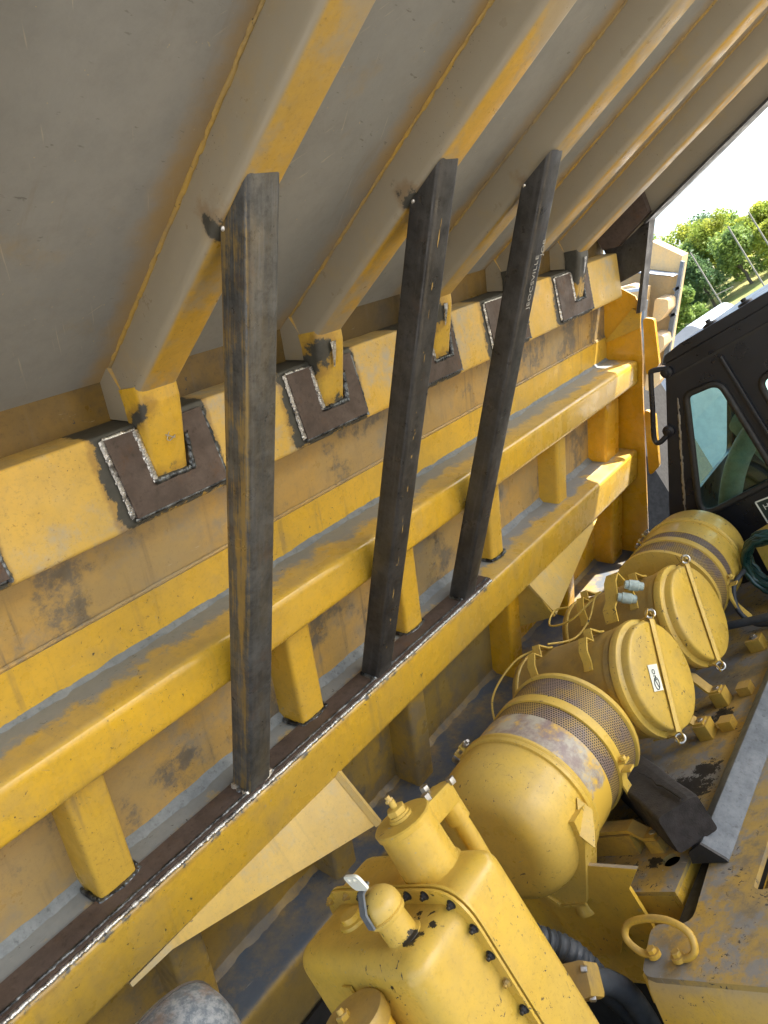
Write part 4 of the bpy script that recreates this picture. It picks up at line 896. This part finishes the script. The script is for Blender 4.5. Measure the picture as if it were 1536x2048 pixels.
for nm, lp in (('window', win), ('window', win2)):
    P = [Vector((XC-.004, a, b)) for a, b in lp]; P = [p for i, p in enumerate(P) if (p-P[i-1]).length > 1e-4]
    wo = obj('window', MB().tube(P, .016, 8, True), 'rubber', cab, 60)
    obj('pane', holed(lp, [], lambda a, b, t: (XC+.012+t, a, b), .004), 'glass', wo, 0)
obj('door_weld', MB().bead([(XC-.001, 1.43, -.33), (XC-.001, 1.71, -.88)], (-1, 0, 0), .010, .004, .016, .5, 3), 'bolt', cab)
hn = obj('rear_handle', MB().tube(smooth([Vector((XC-.01, 1.40, -.175)), Vector((XC-.02, 1.455, -.152)), Vector((XC-.02, 1.478, -.175)), Vector((XC-.02, 1.55, -.31)), Vector((XC-.02, 1.622, -.445)), Vector((XC-.02, 1.61, -.475)), Vector((XC-.01, 1.56, -.46))], 6), .013, 10), 'black', cab, 60)
for p in ((XC-.004, 1.405, -.19), (XC-.004, 1.545, -.445)): obj('handle_boss', MB().lathe(p, (-1, 0, 0), [(0, .03), (.016, .028), (.02, .014), (.026, .013), (.028, 0)], 18), 'black', hn)
sg = obj('sign_plate', MB().yz([(1.372, -.935), (1.10, -.935), (1.10, -1.05), (1.372, -1.05)], XC-.003, XC-.0005), 'black_print', cab, 0)
obj('sign_border', MB().bar((XC-.004, 1.372, -.935), (XC-.004, 1.10, -.935), .007, .002, (1, 0, 0)).bar((XC-.004, 1.372, -.935), (XC-.004, 1.372, -1.05), .007, .002, (1, 0, 0)), 'white', sg)
text_obj('sign_print', 'HEL', .040, (XC-.004, 1.352, -.985), (0, -1, 0), (0, 0, 1), 'white', sg, .002)
st = obj('seat_back', MB().yz(fillet([(1.30, -1.2), (1.45, -.62), (1.36, -.55), (1.20, -1.15)], .04, 5), 3.95, 4.42), 'seat', cab)
obj('seat_cushion', MB().yz(fillet([(1.30, -1.12), (.80, -1.08), (.78, -.98), (1.28, -1.02)], .04, 5), 3.95, 4.42), 'seat', cab)
obj('duct', MB().tube(smooth([Vector((3.80, 1.68, -1.1)), Vector((3.82, 1.52, -.86)), Vector((3.84, 1.38, -.72)), Vector((3.9, 1.2, -.62))]), .055, 16), 'seat', cab, 60)
obj('grab_post', MB().bar((4.1, 1.30, -.15), (4.1, 1.33, -1.1), .05, .05), 'pale', cab)

# hose coil hanging on the bracket
coil = thing('hose_coil', (3.22, 1.33, -1.3), 'coiled dark green hose by the cab corner', 'hose coil')
for k in range(9):
    rr = random.Random(k); c = Vector((3.27-.012*k, 1.30+rr.uniform(-.012, .012), -1.13+rr.uniform(-.012, .012)))
    obj('hose_turn', MB().tube([c+Vector((.02*math.sin(t*2+k), (.125+.006*rr.uniform(-1, 1))*math.cos(t), (.125+.005*rr.uniform(-1, 1))*math.sin(t))) for t in [j*2*math.pi/36 for j in range(36)]], .0105, 8, True), 'hose_green', coil, 60)
obj('hose_tail', MB().tube(smooth([Vector((3.16, 1.42, -1.10)), Vector((3.06, 1.45, -1.12)), Vector((3.0, 1.46, -1.20)), Vector((2.98, 1.42, -1.27)), Vector((2.96, 1.33, -1.285)), Vector((2.95, 1.2, -1.285))], 8), .0105, 8), 'hose_blue', coil, 60)
lv = thing('steel_pipe', (2.95, 1.35, -1.25), 'short blue black pipe with a tee handle beside the coiled hose', 'pipe')
obj('pipe_run', MB().tube([(2.86, 1.47, -1.20), (2.84, 1.20, -1.205)], .017, 12), 'hose_blue', lv, 60)
obj('pipe_tee', MB().tube([(2.845, 1.30, -1.21), (2.93, 1.22, -1.15)], .013, 10), 'hose_blue', lv, 60)

# ================================================================ yard behind
pk = thing('parked_dump_body', (12, 4.4, GZ), 'sun bleached tan dump body of a truck parked beyond the wall', 'dump body')
def q2(poly, x0, x1, nm, mat='far_yellow'): return obj(nm, MB().yz(poly, x0, x1), mat, pk, 20)
q2([(3.66, .754), (4.746, -.565), (5.1, -.66), (6.4, -.8), (6.4, .4), (4.5, 1.3), (3.93, 1.21)], 12.0, 12.3, 'side_wall')
q2([(3.83, .56), (3.86, .60), (4.6, 1.2), (4.55, 1.22)], 11.7, 12.0, 'top_ledge', 'pale')
q2([(4.16, .64), (5.08, -.62), (5.3, -.70), (6.4, -.8), (6.4, .4), (4.9, 1.0), (4.32, .80)], 11.4, 11.7, 'front_wall')
q2([(4.15, .66), (4.17, .62), (4.9, .98), (4.88, 1.02)], 11.3, 11.4, 'rim', 'pale')
q2([(3.69, .70), (3.66, .66), (4.72, -.62), (4.78, -.56)], 11.9, 11.98, 'rail', 'galv')
q2([(4.23, .50), (4.19, .46), (4.98, -.60), (5.03, -.56)], 11.25, 11.38, 'rail', 'galv')
q2([(5.55, -.6), (6.5, -.6), (6.5, GZ), (5.55, GZ)], 11.5, 13.5, 'chassis', 'dark')  # hidden dark box, added as a support so the body does not float
for k in range(3):
    a = Vector((0, 4.16+.33*k, .43-.43*k)); u = Vector((0, .61, -.79)); v_ = Vector((0, -.79, -.61))
    P = [a, a+v_*.20, a+v_*.22+u*.15, a+v_*.10+u*.34, a+u*.34]
    q2(fillet([(p.y, p.z) for p in P], .05, 4), 11.55, 11.98, 'side_box')
for k in range(4):
    a = Vector((0, 3.90+.25*k, .40-.305*k)); q2([(a.y, a.z), (a.y+.09, a.z+.02), (a.y+.09, a.z-.03), (a.y, a.z-.04)], 11.9, 11.97, 'rail_clip', 'galv')
ph = thing('parked_machine', (15, 5.0, GZ), 'pale rounded machine hood showing above the cab roof', 'machine')
obj('hood_shell', MB().yz(fillet([(5.45, -.28), (5.10, -.20), (4.85, -.62), (4.75, -3.0), (6.2, -3.0), (6.2, -.6)], [.1, .25, .3, 0, 0, .2], 6), 15.0, 17.5), 'pale', ph, 40)
obj('hood_base', MB().yz([(4.70, -3.0), (6.3, -3.0), (6.3, GZ), (4.70, GZ)], 15.1, 17.4), 'dark', ph, 40)
rr = random.Random(11)
for i in range(8):
    x = rr.uniform(8.5, 17); s_ = rr.uniform(.18, .5); yb = x*rr.uniform(.40, .52)
    bm = bmesh.new(); bmesh.ops.create_icosphere(bm, subdivisions=3, radius=1); mb = MB(); bm.verts.index_update()
    vs = []
    for v in bm.verts:
        c = v.co.copy(); c *= 1+.45*mnoise.noise(c*1.4+Vector((i*7, 0, 0)))+.12*mnoise.noise(c*4+Vector((i*3, 2, 0)))
        vs.append((x+c.x*s_, yb+c.y*s_*.8, gh(x, yb)+s_*.35+c.z*s_*.7))
    mb.add(vs, [tuple(v.index for v in f.verts) for f in bm.faces]); bm.free()
    obj('boulder', mb, 'boulder', None, 30, label='pale grey boulder on the gravel glimpsed between dump body wall and cab', cat='boulder', group='boulders in the yard')

def tree(x, y, h, rad, mat, label, seed, dens=2600):
    z0 = gh(x, y)-.1; rr = random.Random(seed)
    t = thing('broadleaf_tree', (x, y, z0), label, 'tree', 'trees on the bank')
    mb = MB(); top = Vector((x+rr.uniform(-.3, .3), y+rr.uniform(-.3, .3), z0+h*.72)); b0 = Vector((x, y, z0))
    mb.tube([b0+(top-b0)*(k/6)+Vector((rr.uniform(-.06, .06), rr.uniform(-.06, .06), 0))*(k > 0) for k in range(7)], rad*.075, 8, rf=lambda t_: 1-.75*t_)
    lobes = []
    for k in range(16):
        a = rr.uniform(0, 6.28); e = rr.uniform(-.75, 1.0); q_ = rr.uniform(.45, .9)
        c = Vector((x+rad*q_*math.cos(a)*math.cos(e*.9), y+rad*q_*math.sin(a)*math.cos(e*.9), z0+h*.56+h*.38*math.sin(e*1.3)))
        lobes.append((c, rad*rr.uniform(.30, .52)))
        st_ = b0+(top-b0)*rr.uniform(.35, .8); mb.tube([st_, (st_+c)/2+Vector((0, 0, .12)), c], rad*.022, 6, rf=lambda t_: 1-.7*t_)
    obj('trunk', mb, 'bark', t, 60)
    lm = MB(); 
    for k in range(dens):
        c, r_ = rr.choice(lobes); d_ = Vector((rr.gauss(0, 1), rr.gauss(0, 1), rr.gauss(0, 1))).normalized()
        p = c+d_*r_*(rr.random()**.45)*Vector((1, 1, .85)).length/1.65
        u = Vector((rr.gauss(0, 1), rr.gauss(0, 1), rr.gauss(0, .6))).normalized(); v_ = u.orthogonal().normalized(); s1 = rr.uniform(.08, .18)
        v_ = (v_*math.cos(k)+u.cross(v_)*math.sin(k))
        lm.add([p-u*s1, p+v_*s1*.55, p+u*s1, p-v_*s1*.55], [(0, 1, 2, 3)])
    obj('crown', lm, mat, t, 0)
spots = [(50.5, 19.9, 3.6, 1.5, 'leaf_c'),  # tree heights computed from the treetop line in the image
         (55, 18.6, 3.0, 1.26, 'leaf_b'),
         (54, 20.3, 4.6, 1.93, 'leaf_b'),
         (59, 17.9, 4.3, 1.81, 'leaf_c'),
         (60.5, 15.4, 4.2, 1.76, 'leaf_b'),
         (61, 12.9, 3.3, 1.39, 'leaf_a'),
         (62, 22.5, 6.3, 2.5, 'leaf_a'),
         (63.5, 19.8, 4.7, 1.97, 'leaf_b'),
         (65, 17.2, 5.3, 2.23, 'leaf_a'),
         (65, 14.4, 4.1, 1.72, 'leaf_a'),
         (66, 11.7, 2.9, 1.22, 'leaf_b'),
         (69, 24, 6.9, 2.6, 'leaf_b'),
         (70, 20.8, 5.7, 2.39, 'leaf_a'),
         (70, 17.6, 4.4, 1.85, 'leaf_b'),
         (71, 14.6, 3.2, 1.34, 'leaf_a'),
         (72, 11.6, 2.4, 1.01, 'leaf_b'),
         (78, 16.5, 3.0, 1.26, 'leaf_c'),
         (78, 21.5, 5.0, 2.1, 'leaf_c')]
kinds = {'leaf_a': 'sunlit yellow green', 'leaf_b': 'mid green', 'leaf_c': 'dark green'}
where = ['at the foot of the bank beside the parked dump body', 'low beside the first leaning pole', 'in front behind the parked dump body', 'in the middle between the two poles', 'behind the second pole', 'at the right picture edge in front',
         'second row above the parked dump body', 'second row left of the first pole', 'second row between the poles', 'second row right of the second pole', 'second row at the right picture edge',
         'on the skyline at far left', 'on the skyline left of centre', 'on the skyline at centre', 'on the skyline right of centre', 'on the skyline at far right', 'hindmost on the hill right of centre', 'hindmost on the hill left of centre']
for i, (x, y, h, r_, m_) in enumerate(spots):
    tree(x, y, h, r_, m_, '%s tree %s' % (kinds[m_], where[i]), 100+i, 5200)
def pole(x, y, z1, label, r_=.07, arm=None):
    z0 = gh(x, y)-.1; p = thing('utility_pole', (x, y, z0), label, 'pole', 'poles on the bank')
    obj('shaft', MB().tube([(x, y, z0), (x, y, z1)], r_, 8), 'pole', p, 60)
    if arm: obj('brace_bar', MB().tube(arm, r_*.7, 8), 'pole', p, 60)
pole(45.2, 13.35, 2.75, 'grey pole with a side bar standing behind the cab roof', .040, [(45.2, 13.35, -.05), (45.2, 12.4, -.15)])
pole(46.5, 11.4, 2.85, 'bare grey pole on the bank, second from the left', .045)
pole(47.2, 10.35, 2.9, 'bare grey pole cut by the right picture edge', .045)
